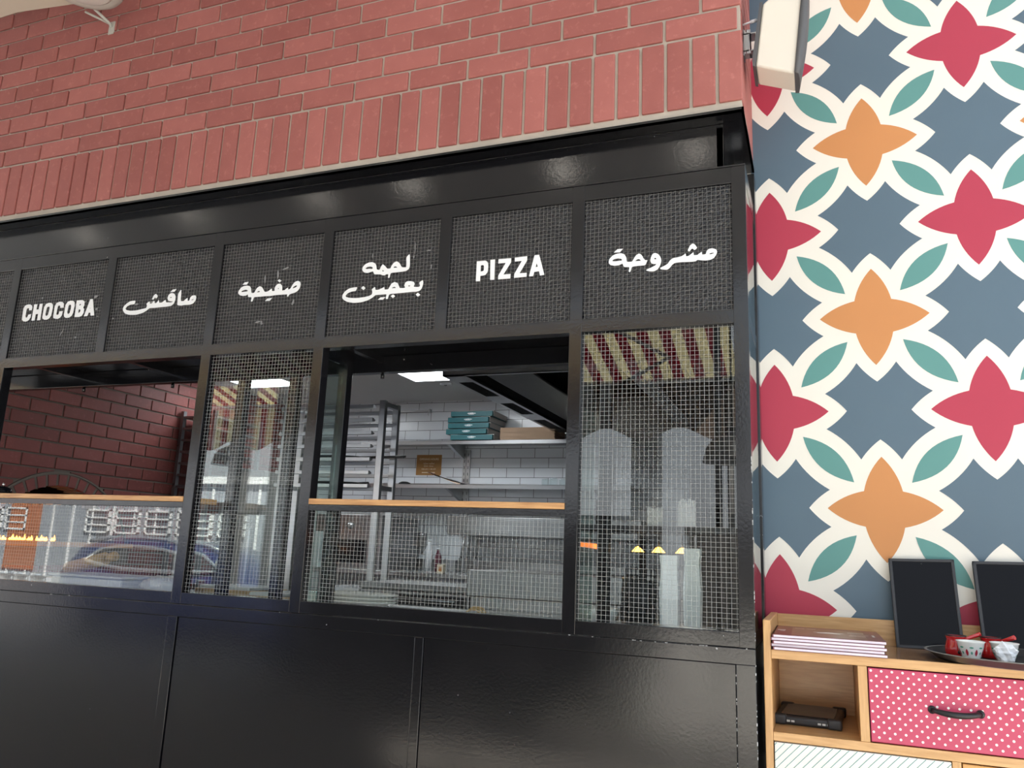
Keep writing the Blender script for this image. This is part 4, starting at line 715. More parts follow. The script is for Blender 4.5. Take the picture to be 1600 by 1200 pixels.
# --- round tray with coffee things
TX, TY = .640, .115
o = MB().lathe([(.0001, 0), (.150, 0), (.176, .004), (.196, .0185), (.2015, .0195), (.2015, .0215), (.195, .021), (.174, .0065), (.150, .003), (.0001, .003)], (TX, TY, TOPZ + .0003), 72)
for f in o.bm.faces:
    f.material_index = 0
o.mats = ['tray_grey', 'tray_inner']
for f in o.bm.faces:
    c_ = f.calc_center_median()
    if c_.z > TOPZ + .0025 and math.hypot(c_.x - TX, c_.y - TY) < .19: f.material_index = 1
tag(o.build('serving_tray', None, base=(TX, TY, TOPZ)), 'round dark grey serving tray holding red coffee pots and cups', 'tray')
TZ = TOPZ + .0036
def coffee_pot(x, y, ang, label):
    o = thing('coffee_pot', label, 'coffee pot', (x, y, TZ), (0, 0, ang), 'red enamel coffee pots on the tray')
    MB().lathe([(.0001, 0), (.0215, 0), (.0245, .003), (.0262, .012), (.0258, .022), (.0225, .034), (.0212, .041), (.0225, .047), (.0240, .0505), (.0226, .0505), (.0200, .042), (.0240, .02), (.0225, .004), (.0001, .003)], (0, 0, 0), 40).build('body', 'red_enamel', o, local=True)
    r_ = MB().tube([(.0237 * math.cos(2 * PI * k / 40), .0237 * math.sin(2 * PI * k / 40), .0508) for k in range(40)], .0014, 8, closed=True).build('rim', 'black_plastic', o, local=True); r_['label'] = 'black rim'
    h = MB().tube([(.0215, 0, .042), (.030, 0, .0445), (.045, 0, .050), (.062, 0, .0565)], [.0042, .0042, .0047, .0058], 12)
    h.build('handle', 'red_enamel', o, local=True)
    MB().lathe([(.0001, 0), (.004, 0), (.0043, .0012), (.0001, .0014)], (-.006, -.0255, .012), 14, axis='y').xf(Matrix.Identity(4)).build('badge', 'black_plastic', o, local=True)
coffee_pot(.5165, .165, .35, 'red enamel coffee pot at the left of the tray, handle to the right')
coffee_pot(.597, .185, -.75, 'red enamel coffee pot behind the cup holding a crumpled tissue')
def coffee_cup(x, y, label, ang=0):
    o = thing('coffee_cup', label, 'cup', (x, y, TZ), (0, 0, ang), 'small white coffee cups on the tray')
    MB().lathe([(.0001, .002), (.0150, .0015), (.0155, 0), (.0165, 0), (.0168, .003), (.0215, .010), (.0268, .024), (.0300, .0415), (.0325, .0445), (.0318, .0455), (.0290, .0425), (.0258, .025), (.0200, .011), (.0001, .006)], (0, 0, 0), 44).build('bowl', 'white_ceramic', o, local=True)
    mb = MB()
    def rad(z): return .0215 + (.0268 - .0215) * (z - .010) / .014 if z < .024 else .0268 + (.0300 - .0268) * (z - .024) / .0175
    def patch(a, z, w_, h_):
        n_ = 10; P_ = []
        for k in range(n_):
            t_ = 2 * PI * k / n_; zz = z + h_ * math.sin(t_); rr = rad(zz) + .0006; aa = a + w_ * math.cos(t_) * abs(math.cos(t_)) / rr
            P_.append((rr * math.cos(aa), rr * math.sin(aa), zz))
        mb.poly(P_)
    for k in range(8):
        a = 2 * PI * k / 8 + .2
        mb.m('cup_red'); patch(a, .0195, .0032, .0085)
        mb.m('cup_green'); patch(a + PI / 8, .031, .0052, .0022); patch(a + PI / 8, .0185, .0022, .004)
    mb.build('pattern', None, o, local=True)
    return o
coffee_cup(.5385, .093, 'white patterned coffee cup in front of the left red pot, empty', .1)
coffee_cup(.613, .108, 'white patterned coffee cup with a crumpled tissue stuffed in front', .5)
t = MB(); rs = random.Random(3)
bmesh.ops.create_icosphere(t.bm, subdivisions=3, radius=1)
for v in t.bm.verts:
    p = v.co.copy(); r_ = 1 + .16 * math.sin(7 * p.x + 3 * p.z) + .13 * math.sin(9 * p.z + 5 * p.y) + rs.uniform(-.03, .03)
    v.co = Vector((p.x * .0225 * r_, p.y * .0095 * r_, p.z * .022 * r_))
bmesh.ops.translate(t.bm, vec=(.607, .0660, TZ + .0245), verts=t.bm.verts)
tag(t.build('tissue', 'paper_white', base=(.607, .066, TZ)), 'crumpled white tissue against the right coffee cup', 'tissue')

# --- loudspeaker on the corner of the brick wall
o = thing('wall_speaker', 'cream loudspeaker with grey edges bracketed high on the brick corner', 'loudspeaker', (.145, .10, 2.72))
prof = [(.0735, 2.650), (.187, 2.604), (.226, 2.965), (.098, 2.858)]
c = MB(); c.prism([(x, .05, z) for x, z in prof], None, (0, .105, 0))
r_ = bmesh.ops.bevel(c.bm, geom=list(c.bm.edges), offset=.007, segments=3, affect='EDGES', profile=.5)
for f in r_['faces']: f.smooth = True
c.build('cabinet', 'speaker_cream', o)
g = MB(); n = 12; rings = []
for k in range(n + 1):
    t_ = k / n; x = .187 + (.226 - .187) * t_; z = 2.604 + (2.965 - 2.604) * t_; bl = .010 + .010 * math.sin(PI * t_)
    rings.append([(x - .004, .044, z + .001), (x + bl * .7, .048, z - .003), (x + bl, .075, z - .004), (x + bl, .130, z - .004), (x + bl * .7, .157, z - .003), (x - .004, .161, z + .001)])
g.loft(rings); g.build('grille', 'speaker_grey', o)
bk = MB(); bk.prism([(.0735, .046, 2.646), (.0985, .046, 2.862), (.090, .046, 2.862), (.064, .046, 2.668), (.065, .046, 2.650)], None, (0, .113, 0)); bk.build('back_plate', 'speaker_grey', o)
br = MB(); br.box(.0375, .041, .06, .10, 2.700, 2.790, bev=.001); br.box(.0375, .060, .06, .0635, 2.704, 2.786); br.box(.0375, .074, .06, .10, 2.770, 2.774); br.box(.0375, .070, .06, .10, 2.712, 2.716); br.tube([(.056, .062, 2.712), (.056, .062, 2.772)], .0025, 8); br.box(.056, .0600, .06, .10, 2.712, 2.774)
for z in (2.708, 2.782): br.lathe([(.0001, -.004), (.004, -.004), (.004, 0)], (.050, .062, z), 10, axis='y')
br.build('bracket', 'steel', o)
ca = MB(); ca.tube([(.037, .075, 2.816), (.062, .075, 2.822), (.086, .08, 2.826)], .0028, 8); ca.tube([(.060, .075, 2.821), (.078, .077, 2.825)], .0055, 10); ca.build('cable_plug', 'white_plastic', o)

# --- round lamp under the soffit, top left
o = thing('round_lamp', 'round grey disc lamp under the beige soffit, at the top left', 'lamp', (-2.52, -.225, 3.36))
MB().lathe([(.0001, .04), (.10, .04), (.150, .030), (.162, .012), (.155, .0), (.130, -.006), (.122, -.004)], (-2.52, -.225, 3.36), 48).build('housing', 'lamp_shell', o)
MB().lathe([(.122, -.004), (.110, -.012), (.06, -.019), (.0001, -.021)], (-2.52, -.225, 3.36), 48).build('lens', 'lamp_lens', o)
b = MB(); b.tube([(-2.60, -.10, 3.37), (-2.585, -.02, 3.345), (-2.585, .0, 3.335)], .006, 8); b.tube([(-2.66, -.08, 3.372), (-2.59, -.015, 3.345)], .005, 8); b.box(-2.60, -2.57, -.004, .0015, 3.30, 3.36)
b.build('bracket', 'lamp_shell', o)

# ================================================================ kitchen behind the openings
# --- ceiling light panels
def led(x0, x1, y0, y1, label):
    o = thing('ceiling_light', label, 'ceiling light', ((x0 + x1) / 2, (y0 + y1) / 2, KC - .02), group='white light panels in the kitchen ceiling')
    f = MB(); f.box(x0, x1, y0, y0 + .012, KC - .012, KC - .0005); f.box(x0, x1, y1 - .012, y1, KC - .012, KC - .0005); f.box(x0, x0 + .012, y0, y1, KC - .012, KC - .0005); f.box(x1 - .012, x1, y0, y1, KC - .012, KC - .0005)
    f.build('frame', 'white_plastic', o); B(x0 + .012, x1 - .012, y0 + .012, y1 - .012, KC - .009, KC - .001).build('diffuser', 'led_white', o)
led(-2.46, -1.86, 2.12, 2.72, 'glowing ceiling panel seen through the middle opening beside the extractor hood')
led(-3.88, -3.40, 2.28, 2.70, 'glowing ceiling panel seen through the tall pane between the openings')
o = thing('smoke_sensor', 'small white sensor fixed to the kitchen ceiling beside the glowing panel', 'sensor', (-2.27, 2.84, KC - .02))
B(-2.315, -2.225, 2.825, 2.855, KC - .016, KC - .0005, bev=.004).build('housing', 'white_plastic', o); MB().lathe([(.0001, -.022), (.009, -.020), (.012, -.015)], (-2.275, 2.84, KC), 16).build('lens', 'black_plastic', o)
# --- extractor hood
HX0, HX1, HY0, HY1, HZ = -1.585, -.55, 1.39, 3.30, 2.05
o = thing('extractor_hood', 'large stainless extractor hood hanging at the upper right of the middle opening', 'extractor hood', ((HX0 + HX1) / 2, 2.3, HZ))
h = MB(); h.box(HX0, HX1, HY0, HY0 + .012, HZ, KC - .002); h.box(HX0, HX1, HY1 - .012, HY1, HZ, KC - .002); h.box(HX0, HX0 + .012, HY0, HY1, HZ, KC - .002); h.box(HX1 - .012, HX1, HY0, HY1, HZ, KC - .002)
h.box(HX0, HX0 + .125, HY0, HY1, HZ - .0005, HZ + .006); h.box(HX0, HX1, HY0, HY0 + .02, HZ - .0005, HZ + .006); h.box(HX1 - .10, HX1, HY0, HY1, HZ - .0005, HZ + .006); h.build('canopy', 'steel', o)
for y in (1.55, 2.15, 2.75):
    v = MB()
    for k in range(11): v.box(HX0 + .022 + k * .0075, HX0 + .026 + k * .0075, y, y + .38, HZ - .0015, HZ - .0004)
    v.build('air_slot', 'black_void', o)
i_ = MB(); i_.prism([(HX0 + .202, HY0 + .03, HZ + .02), (HX0 + .26, HY0 + .03, HZ + .15), (HX0 + .26, HY0 + .03, HZ + .162), (HX0 + .202, HY0 + .03, HZ + .032)], None, (0, HY1 - HY0 - .06, 0)); i_.build('baffle_plate', 'steel', o)
i_ = MB(); i_.box(HX0 + .125, HX0 + .20, HY0 + .02, HY1 - .02, HZ + .018, HZ + .024); i_.box(HX0 + .13, HX1 - .1, HY0 + .02, HY1 - .02, HZ + .235, HZ + .245); i_.build('inner_lining', 'black_void', o)
# --- trolley with runner bars
o = thing('tray_trolley', 'tall narrow stainless trolley with runner bars, left of the teal pizza boxes', 'trolley', (-2.10, 1.28, 0))
TXa, TXb, TYa, TYb = -2.375, -1.805, 1.20, 1.335
for x in (TXa, TXb):
    for y in (TYa, TYb): B(x - .0165, x + .0165, y - .012, y + .012, .12, 1.893, bev=.002).build('upright', 'steel', o)
    for z in (1.865, 1.45, .16): B(x - .012, x + .012, TYa + .0125, TYb - .0125, z, z + .022).build('cross_bar', 'steel', o)
for y in (TYa, TYb): B(TXa + .017, TXb - .017, y - .010, y + .010, .16, .185).build('base_bar', 'steel', o)
for k in range(7):
    z = 1.868 - k * .0655
    for j, y in enumerate((TYa - .022, TYb + .022)):
        r_ = MB(); r_.box(TXa - .02, TXb - .040 if j == 0 else TXb - .015, y - .009, y + .009, z - .018, z, bev=.001)
        r_.box(TXa - .010, TXa + .010, min(y, y + (.022 if j == 0 else -.022)), max(y, y + (.022 if j == 0 else -.022)), z - .012, z - .004); r_.box(TXb - .06, TXb - .046, y - .002, y + (.03 if j == 0 else .002), z - .012, z - .004)
        r_.build('runner_bar', 'steel', o)
for x in (TXa, TXb):
    for y in (TYa, TYb): MB().lathe([(.0001, -.014), (.055, -.014), (.06, -.008), (.06, .008), (.055, .014), (.0001, .014)], (x, y, .0605), 20, axis='x').build('caster', 'black_rubber', o)
for k, (z, x1) in enumerate(((1.868 - 4 * .0655, -1.70), (1.868 - 6 * .0655, -1.90))):
    m_ = MB(); m_.lathe([(.0001, 0), (.15, 0), (.165, .014), (.160, .015), (.148, .003), (.0001, .003)], (-2.12, 1.268, z + .0006), 36, sy=.42); m_.tube([(-1.97, 1.268, z + .010), (x1, 1.268, z - .004 + .018)], .006, 8)
    tag(m_.build('black_pan', 'black_plastic', base=(-2.12, 1.268, z)), ('flat black pan lying on the fifth runner bar of the trolley', 'flat black pan lying on the lowest runner bar of the trolley')[k], 'pan', 'black pans on the trolley')
# --- second rack in the corner by the brick side wall
o = thing('wall_rack', 'dim metal tray rack against the brick side wall, in the left opening', 'rack', (-3.98, 2.42, 0))
for y in (2.25, 2.75): B(-4.085, -4.06, y - .015, y + .015, 0, 2.08).build('upright', 'steel_dark', o); B(-3.80, -3.775, y - .015, y + .015, 0, 2.08).build('upright', 'steel_dark', o)
for k in range(7): B(-4.06, -3.80, 2.24, 2.76, 1.53 + k * .083, 1.545 + k * .083, bev=.001).build('rack_shelf', 'steel_dark', o)
tag(MB().tube([(-3.93, 2.22, .02), (-4.0, 2.235, 1.50)], .014, 10).build('broom_handle', 'steel', base=(-3.93, 2.22, 0)), 'pale pole leaning below the dim rack at the brick wall', 'pole')
# --- shelves on the tiled wall
def wall_shelf(z, label, x0, x1):
    o = thing('wall_shelf', label, 'shelf', ((x0 + x1) / 2, 3.35, z), group='stainless shelves on the tiled wall')
    s_ = MB(); s_.box(x0, x1, 3.19, 3.495, z - .003, z); s_.box(x0, x1, 3.19, 3.193, z - .030, z); s_.box(x0, x1, 3.485, 3.495, z, z + .03); s_.build('shelf_board', 'steel', o)
    for x in (x0 + .75, x1 - .25):
        MB().prism([(x - .012, 3.485, z - .0035), (x - .012, 3.20, z - .0035), (x - .012, 3.20, z - .028), (x - .012, 3.485, z - .11)], None, (.024, 0, 0)).build('bracket', 'steel', o)
wall_shelf(1.985, 'upper stainless wall shelf carrying the teal pizza boxes', -3.15, -1.0)
wall_shelf(1.655, 'lower stainless wall shelf under the teal pizza boxes', -3.15, -1.0)
for x in (-2.37, -1.22):
    m_ = MB(); m_.box(x - .030, x - .003, 3.484, 3.4995, 1.28, 1.95); m_.box(x + .003, x + .030, 3.484, 3.4995, 1.28, 1.95); m_.box(x - .006, x + .006, 3.490, 3.4995, 1.28, 1.95)
    m_.m('black_void')
    k = 1.30
    m_.mats = ['steel', 'black_void']; m_.mi = 1
    while k < 1.94:
        m_.box(x - .018, x - .014, 3.483, 3.4845, k, k + .022); m_.box(x + .014, x + .018, 3.483, 3.4845, k, k + .022); k += .05
    tag(m_.build('slotted_rail', None, base=(x, 3.49, 1.28)), 'slotted steel rail on the tiles ' + ('between the brown sign and the pillar' if x < -2 else 'behind the right pillar'), 'rail')
# pizza boxes
for k in range(5):
    x = -2.235 + (.028, -.006, .006, .004, .022)[k]; z = 1.9855 + k * .0445; dx = .168
    o = thing('pizza_box', f'teal cardboard pizza box on the upper shelf, {("bottom of the stack", "second from the bottom", "third in the middle of the stack", "fourth, just under the top one", "top of the stack")[k]}', 'pizza box', (x, 3.33, z), (0, 0, (.03, -.05, -.02, -.04, .02)[k]), 'teal pizza boxes on the upper shelf')
    b = MB(); b.box(-dx, dx, -.155, .155, .0005, .038, bev=.001); b.build('base', 'teal_card', o, local=True)
    l_ = MB(); l_.box(-dx - .008, dx + .008, -.140, .158, .038, .0432, bev=.0008); l_.box(-dx - .004, -dx - .001, -.13, .15, .010, .038); l_.box(dx + .001, dx + .004, -.13, .15, .006, .038)
    l_.build('lid_flap', 'grey_card', o, local=True)
    f = MB()
    for j in range(9): a = -.030 + j * .0075; f.box(a, a + .005, -.1558, -.1549, .020 - .0035 * (1 - abs(j - 4) / 5), .024 + .004 * (1 - abs(j - 4) / 5))
    f.box(-.022, .022, -.1558, -.1549, .0135, .0155); f.build('emblem', 'white_vinyl', o, local=True)
b = MB()
for k in range(16): b.box(-1.985 + .002 * math.sin(k * 2.1), -1.56 + .003 * math.sin(k * 1.7), 3.21 + .002 * math.sin(k), 3.47, 1.9855 + k * .0058, 1.9855 + k * .0058 + .0050)
tag(b.build('flat_cartons', 'kraft_card', base=(-1.78, 3.34, 1.9855)), 'stack of flat brown cartons on the upper shelf right of the teal boxes', 'cartons')
# lower shelf objects
t = thing('tray_stack', 'thin steel trays leaning at an angle on the lower shelf by the slotted rail', 'trays', (-2.52, 3.30, 1.656))
for k in range(3): MB().prism([(-2.565 + k * .03, 3.21, 1.745 - k * .012), (-2.30 + k * .012, 3.21, 1.6565 + k * .001), (-2.298 + k * .012, 3.21, 1.661 + k * .001), (-2.562 + k * .03, 3.21, 1.751 - k * .012)], None, (0, .17, 0)).build('tray', 'chrome' if k < 2 else 'black_plastic', t)
tag(MB().lathe([(.0001, .03), (.025, .028), (.045, .018), (.055, 0), (.0001, 0)], (-2.82, 3.33, 1.6555), 24).build('dark_bowl', 'black_plastic', base=(-2.82, 3.33, 1.6555)), 'small dark upturned bowl on the lower shelf under the brown sign', 'bowl')
for k, x in enumerate((-1.66, -1.60, -1.53)):
    tag(B(x, x + .045, 3.25, 3.31, 1.6555, 1.705 + .008 * (k % 2), bev=.004).build('clear_tub', 'thin_glass', base=(x, 3.28, 1.655)), f'clear plastic tub on the lower shelf, {("left", "middle", "right")[k]} of three by the right pillar', 'tub', 'clear tubs on the lower shelf')
# notice on the tiles
o = thing('wall_notice', 'brown notice with pale writing stuck on the white tiles', 'notice', (-2.70, 3.495, 1.75))
B(-2.815, -2.592, 3.4965, 3.4995, 1.752, 1.915).build('plate', 'sign_brown', o)
def text(body, size, x, z, y, par, mat, align='CENTER'):
    cu = bpy.data.curves.new('t', 'FONT'); cu.body = body; cu.size = size; cu.align_x = align; cu.extrude = .0003
    tmp = bpy.data.objects.new('t', cu); COL.objects.link(tmp); dg = bpy.context.evaluated_depsgraph_get(); me = bpy.data.meshes.new_from_object(tmp.evaluated_get(dg)); bpy.data.objects.remove(tmp)
    me.transform(Matrix.Rotation(PI / 2, 4, 'X')); me.transform(Matrix.Translation(Vector((x, y, z)) - off(par))); me.materials.clear(); me.materials.append(M[mat])
    ob = bpy.data.objects.new('lettering', me); COL.objects.link(ob); ob.parent = par; return ob
text('OPENING HOURS', .0215, -2.7035, 1.873, 3.4962, o, 'sign_text')
s_ = MB(); rs = random.Random(5)
for row, (z, n_, w_) in enumerate(((1.843, 9, .10), (1.822, 8, .085))):                   # two lines of small joined script
    for sgn in (0, 1):
        x = -2.7035 - w_ / 2 + sgn * (w_ / 2 + .004); pts = []
        for k in range(10): pts.append((x + (w_ / 2 - .006) * k / 9, 3.496, z + .0045 * math.sin(k * 2.2 + row) + .002 * rs.random()))
        s_.tube(pts, .0014, 5)
    for k in range(4): x = -2.7035 + rs.uniform(-.045, .045); s_.box(x, x + .003, 3.4955, 3.4963, z + .008, z + .011)
s_.build('script_lines', 'sign_text', o)
text('9:00 AM / 1:00 AM', .0165, -2.7035, 1.795, 3.4962, o, 'sign_text'); B(-2.762, -2.645, 3.4958, 3.4963, 1.770, 1.776).build('footer_line', 'sign_text', o)
tag(B(-3.06, -2.70, 3.46, 3.475, 2.262, 2.276, bev=.002).build('wall_rail', 'steel', base=(-2.9, 3.47, 2.27)), 'short steel rail on the tiles right of the tray trolley', 'rail')
o_ = MB(); o_.box(-2.715, -2.703, 3.455, 3.49, 2.255, 2.283); o_.tube([(-2.72, 3.465, 2.26), (-2.722, 3.465, 2.24), (-2.716, 3.465, 2.232)], .003, 6)
tag(o_.build('rail_hook', 'steel', base=(-2.71, 3.47, 2.25)), 'small hook at the right end of the steel rail on the tiles', 'hook')
# --- back counter and equipment along the tiled wall
o = thing('work_table', 'long steel work table along the white tiled wall', 'table', (-2.3, 3.15, 0))
t = MB(); t.box(-3.6, -.2, 2.80, 3.495, .985, 1.015, bev=.003); t.box(-3.6, -.2, 3.475, 3.495, 1.0151, 1.10); t.build('tabletop', 'steel', o); B(-3.6, -.2, 2.85, 3.45, .35, .37).build('lower_shelf', 'steel', o)
for x in (-3.55, -1.9, -.25):
    for y in (2.86, 3.40): B(x - .02, x + .02, y - .02, y + .02, 0, .984).build('leg', 'steel', o)
o = thing('wall_cabinet', 'long shallow stainless wall cupboard low on the tiles, behind the wired glass', 'cupboard', (-1.75, 3.3, 1.29))
B(-2.32, -.9, 3.10, 3.495, 1.285, 1.415, bev=.003).build('body', 'steel', o); B(-2.32, -.9, 3.094, 3.0995, 1.300, 1.40, bev=.001).build('front_flap', 'steel', o)
o = thing('countertop_oven', 'dark countertop oven with two knobs behind the trolley, seen through the low middle glass', 'oven', (-3.0, 3.1, 1.016))
B(-3.30, -2.72, 2.86, 3.42, 1.0158, 1.40, bev=.004).build('body', 'steel_dark', o); B(-3.22, -2.84, 2.852, 2.8595, 1.06, 1.22).build('door', 'screen_glass', o)
for x in (-3.12, -2.98): MB().lathe([(.0001, -.03), (.018, -.03), (.022, -.004), (.024, 0)], (x, 2.859, 1.32), 16, axis='y').build('knob', 'steel', o)
tag(B(-3.255, -3.20, 2.80, 2.85, 1.0155, 1.27, bev=.004).build('white_pack', 'white_plastic', base=(-3.22, 2.83, 1.0155)), 'upright white pack in front of the dark oven at its left', 'pack')
o = thing('soap_dispenser', 'dark wall soap dispenser with a hanging cable on the tiles, behind the wired glass', 'dispenser', (-2.72, 3.46, 1.2))
B(-2.765, -2.675, 3.43, 3.499, 1.19, 1.30, bev=.02).build('body', 'steel_dark', o); MB().tube([(-2.74, 3.47, 1.19), (-2.745, 3.465, 1.12), (-2.735, 3.46, 1.06)], .0025, 6).build('cable', 'black_plastic', o)
tag(MB().tube([(-2.60 + .018 * math.cos(2 * PI * k / 24), 3.40, 1.075 + .02 * math.sin(2 * PI * k / 24)) for k in range(24)], .003, 6, closed=True).build('cable_loop', 'black_plastic', base=(-2.6, 3.4, 1.05)), 'small black cable loop on the tiles below the dispenser', 'cable')
for k, (x, h_, r_) in enumerate(((-2.505, .23, .030), (-2.43, .17, .026))):
    o = thing('bottle', ('tall clear bottle', 'shorter clear bottle')[k] + ' on the back table, behind the wired glass', 'bottle', (x, 3.2, 1.016))
    MB().lathe([(.0001, 0), (r_, 0), (r_, h_ * .65), (r_ * .45, h_ * .82), (r_ * .45, h_ * .93), (.0001, h_ * .93)], (x, 3.2, 1.0158), 20).build('body', ('white_plastic', 'cloth_maroon')[k], o); MB().lathe([(.0001, h_ * .931), (r_ * .5, h_ * .931), (r_ * .5, h_), (.0001, h_)], (x, 3.2, 1.0158), 16).build('cap', 'white_plastic', o)
for k, x in enumerate((-2.345, -2.300, -2.225)):
    m_ = MB(); m_.tube([(x, 3.47, 1.275), (x - .02, 3.472, 1.12)], .010, 8); m_.box(x - .042, x + .005, 3.465, 3.472, 1.02, 1.12, bev=.002); m_.tube([(x, 3.47, 1.272), (x, 3.498, 1.283)], .003, 6)
    tag(m_.build('hanging_spatula', 'steel', base=(x, 3.47, 1.02)), f'long steel spatula hanging on the tiles, {("first", "second", "third")[k]} from the left', 'spatula', 'spatulas hanging on the tiles')
o = thing('sauce_box', 'small yellow-labelled pack on the back table by the spatulas', 'pack', (-2.25, 2.9, 1.016)); B(-2.268, -2.222, 2.86, 2.90, 1.0158, 1.075, bev=.002).build('box', 'sign_text', o); B(-2.258, -2.232, 2.8588, 2.8598, 1.03, 1.058).build('label_patch', 'star_orange', o)
tag(MB().lathe([(.0001, 0), (.10, 0), (.13, .02), (.135, .035), (.125, .035), (.09, .008), (.0001, .008)], (-1.93, 2.98, 1.0158), 32).build('dark_pan', 'black_plastic', base=(-1.93, 2.98, 1.0158)), 'black pan on the back table behind the steel box', 'pan')
# --- mid kitchen: dark deck oven and steel cabinet
o = thing('deck_oven', 'long dark low oven standing behind the white oval dishes', 'oven', (-1.38, 1.0, 0))
B(-1.63, -1.13, .83, 1.15, 0, 1.005, bev=.004).build('body', 'steel_dark', o); B(-1.635, -1.13, .82, 1.16, 1.0055, 1.032, bev=.003).build('top_plate', 'steel_dark', o); B(-1.62, -1.14, .821, .8295, .90, .99, bev=.002).build('door', 'black_plastic', o); MB().tube([(-1.58, .812, .972), (-1.18, .812, .972)], .006, 8).build('door_handle', 'steel_dark', o)
tag(B(-1.86, -1.66, .86, 1.12, .0, 1.0, bev=.003).build('white_bin', 'white_plastic', base=(-1.76, 1.0, 0)), 'white plastic bin beside the dark low oven', 'bin')
o = thing('steel_cabinet', 'big stainless steel box unit behind the right part of the low middle glass', 'steel unit', (-.85, 1.0, 0))
B(-1.108, -.50, .80, 1.18, 0, .998, bev=.003).build('lower_body', 'steel', o); B(-1.125, -.49, .79, 1.19, 1.0005, 1.102, bev=.004).build('upper_body', 'steel', o)
# --- inner service counter
o = thing('service_counter', 'steel topped service counter just behind the wired glass', 'counter', (-1.6, .4, 0))
B(-3.5, -.005, .0405, .78, .940, .9535, bev=.002).build('worktop', 'steel', o); B(-3.5, -.005, .06, .74, .05, .939).build('body', 'steel_dark', o)
CZ = .954
# steel pot
o = thing('steel_pot', 'small shiny steel pot behind the glass at the left of the white dishes', 'pot', (-1.475, .27, CZ))
MB().lathe([(.0001, 0), (.040, 0), (.043, .004), (.043, .058), (.046, .062), (.043, .064), (.040, .058), (.040, .005), (.0001, .005)], (-1.475, .27, CZ), 36).build('body', 'chrome', o)
MB().tube([(-1.432, .262, CZ + .04), (-1.418, .255, CZ + .045), (-1.418, .255, CZ + .02), (-1.432, .262, CZ + .014)], .003, 8).build('handle', 'chrome', o)
# oval dishes
for k in range(3):
    z = CZ + k * .0125
    tag(MB().lathe([(.0001, 0), (.085, 0), (.105, .006), (.145, .026), (.156, .031), (.150, .0335), (.140, .029), (.10, .010), (.0001, .006)], (-1.375 + .004 * k, .385, z + .0003), 56, sy=.62).build('oval_dish', 'white_ceramic', base=(-1.375, .385, z)), f'white oval dish behind the low middle glass, {("bottom", "middle", "top")[k]} of the stack', 'dish', 'white oval dishes stacked on the counter')
# rope loop and plate
r_ = MB()
for s_ in range(3): r_.tube([(-.848 + .036 * math.cos(PI * k / 16) * (1 + .06 * s_), .235 + .012 * s_ + .004 * math.sin(k + s_), CZ + .004 + (.034 + .004 * s_) * math.sin(PI * k / 16)) for k in range(17)], .0032, 6)
tag(r_.build('rope_loop', 'rope', base=(-.848, .24, CZ)), 'tan rope loop standing up behind the low middle glass', 'rope')
tag(MB().lathe([(.0001, .0), (.05, 0), (.062, .004), (.088, .014), (.086, .0165), (.06, .007), (.0001, .004)], (-.70, .20, CZ + .0003), 40).build('white_plate', 'white_ceramic', base=(-.70, .20, CZ)), 'white plate behind the low middle glass at its right end', 'plate')
# left part: cans, peel, dough box, bread bag
for k, x in enumerate((-2.98, -2.893, -2.793)):
    o = thing('metal_can', ('metal can at the very left behind the low left glass', 'metal can between two others behind the low left glass', 'metal can beside the white box behind the low left glass')[k], 'can', (x, .235, CZ), group='metal cans behind the low left glass')
    MB().lathe([(.0001, 0), (.028, 0), (.028, .046), (.0001, .046)], (x, .235, CZ + .0003), 30).build('body', 'steel', o)
    MB().lathe([(.0305, .0465), (.0305, .060), (.028, .065), (.0001, .065)], (x, .235, CZ + .0003), 30).build('lid', 'steel', o)
o = thing('dough_box', 'long white plastic dough box behind the low left glass', 'box', (-2.5, .28, CZ))
B(-2.68, -2.31, .20, .40, CZ + .0003, CZ + .060, bev=.008).build('box', 'white_plastic', o); B(-2.69, -2.30, .19, .41, CZ + .0605, CZ + .070, bev=.004).build('lid', 'white_plastic', o)
m_ = MB(); bmesh.ops.create_icosphere(m_.bm, subdivisions=3, radius=1)
for v in m_.bm.verts:
    p = v.co.copy(); k = 1 + .10 * math.sin(11 * p.x + 4 * p.y) + .07 * math.sin(17 * p.z + 6 * p.x); v.co = Vector((p.x * .10 * k, p.y * .07 * k, max(-.9, p.z) * .040 * k))
bmesh.ops.translate(m_.bm, vec=(-2.185, .30, CZ + .042), verts=m_.bm.verts)
for f in m_.bm.faces: f.smooth = True
tag(m_.build('bread_bag', 'bag_film', base=(-2.185, .30, CZ)), 'crumpled pale bag at the right end behind the low left glass', 'bag')
o = thing('rolling_pin', 'wooden rolling pin lying on a tray, slanted, behind the low left glass', 'rolling pin', (-2.80, .62, CZ))
MB().tube([(-3.06, .60, 1.022), (-2.86, .62, 1.075)], .030, 20).build('roller', 'pale_board', o); MB().tube([(-2.86, .62, 1.0752), (-2.845, .6215, 1.079), (-2.83, .623, 1.083), (-2.81, .625, 1.088), (-2.80, .626, 1.091)], [.012, .013, .021, .023, .012], 16).build('grip', 'pale_board', o)
m_ = MB(); m_.box(-3.35, -2.62, .50, .76, .985, .990, bev=.002); m_.box(-3.30, -2.70, .54, .72, CZ, .985)
tag(m_.build('flat_tray', 'steel', base=(-3.0, .63, CZ)), 'flat steel tray under the wooden rolling pin', 'tray')
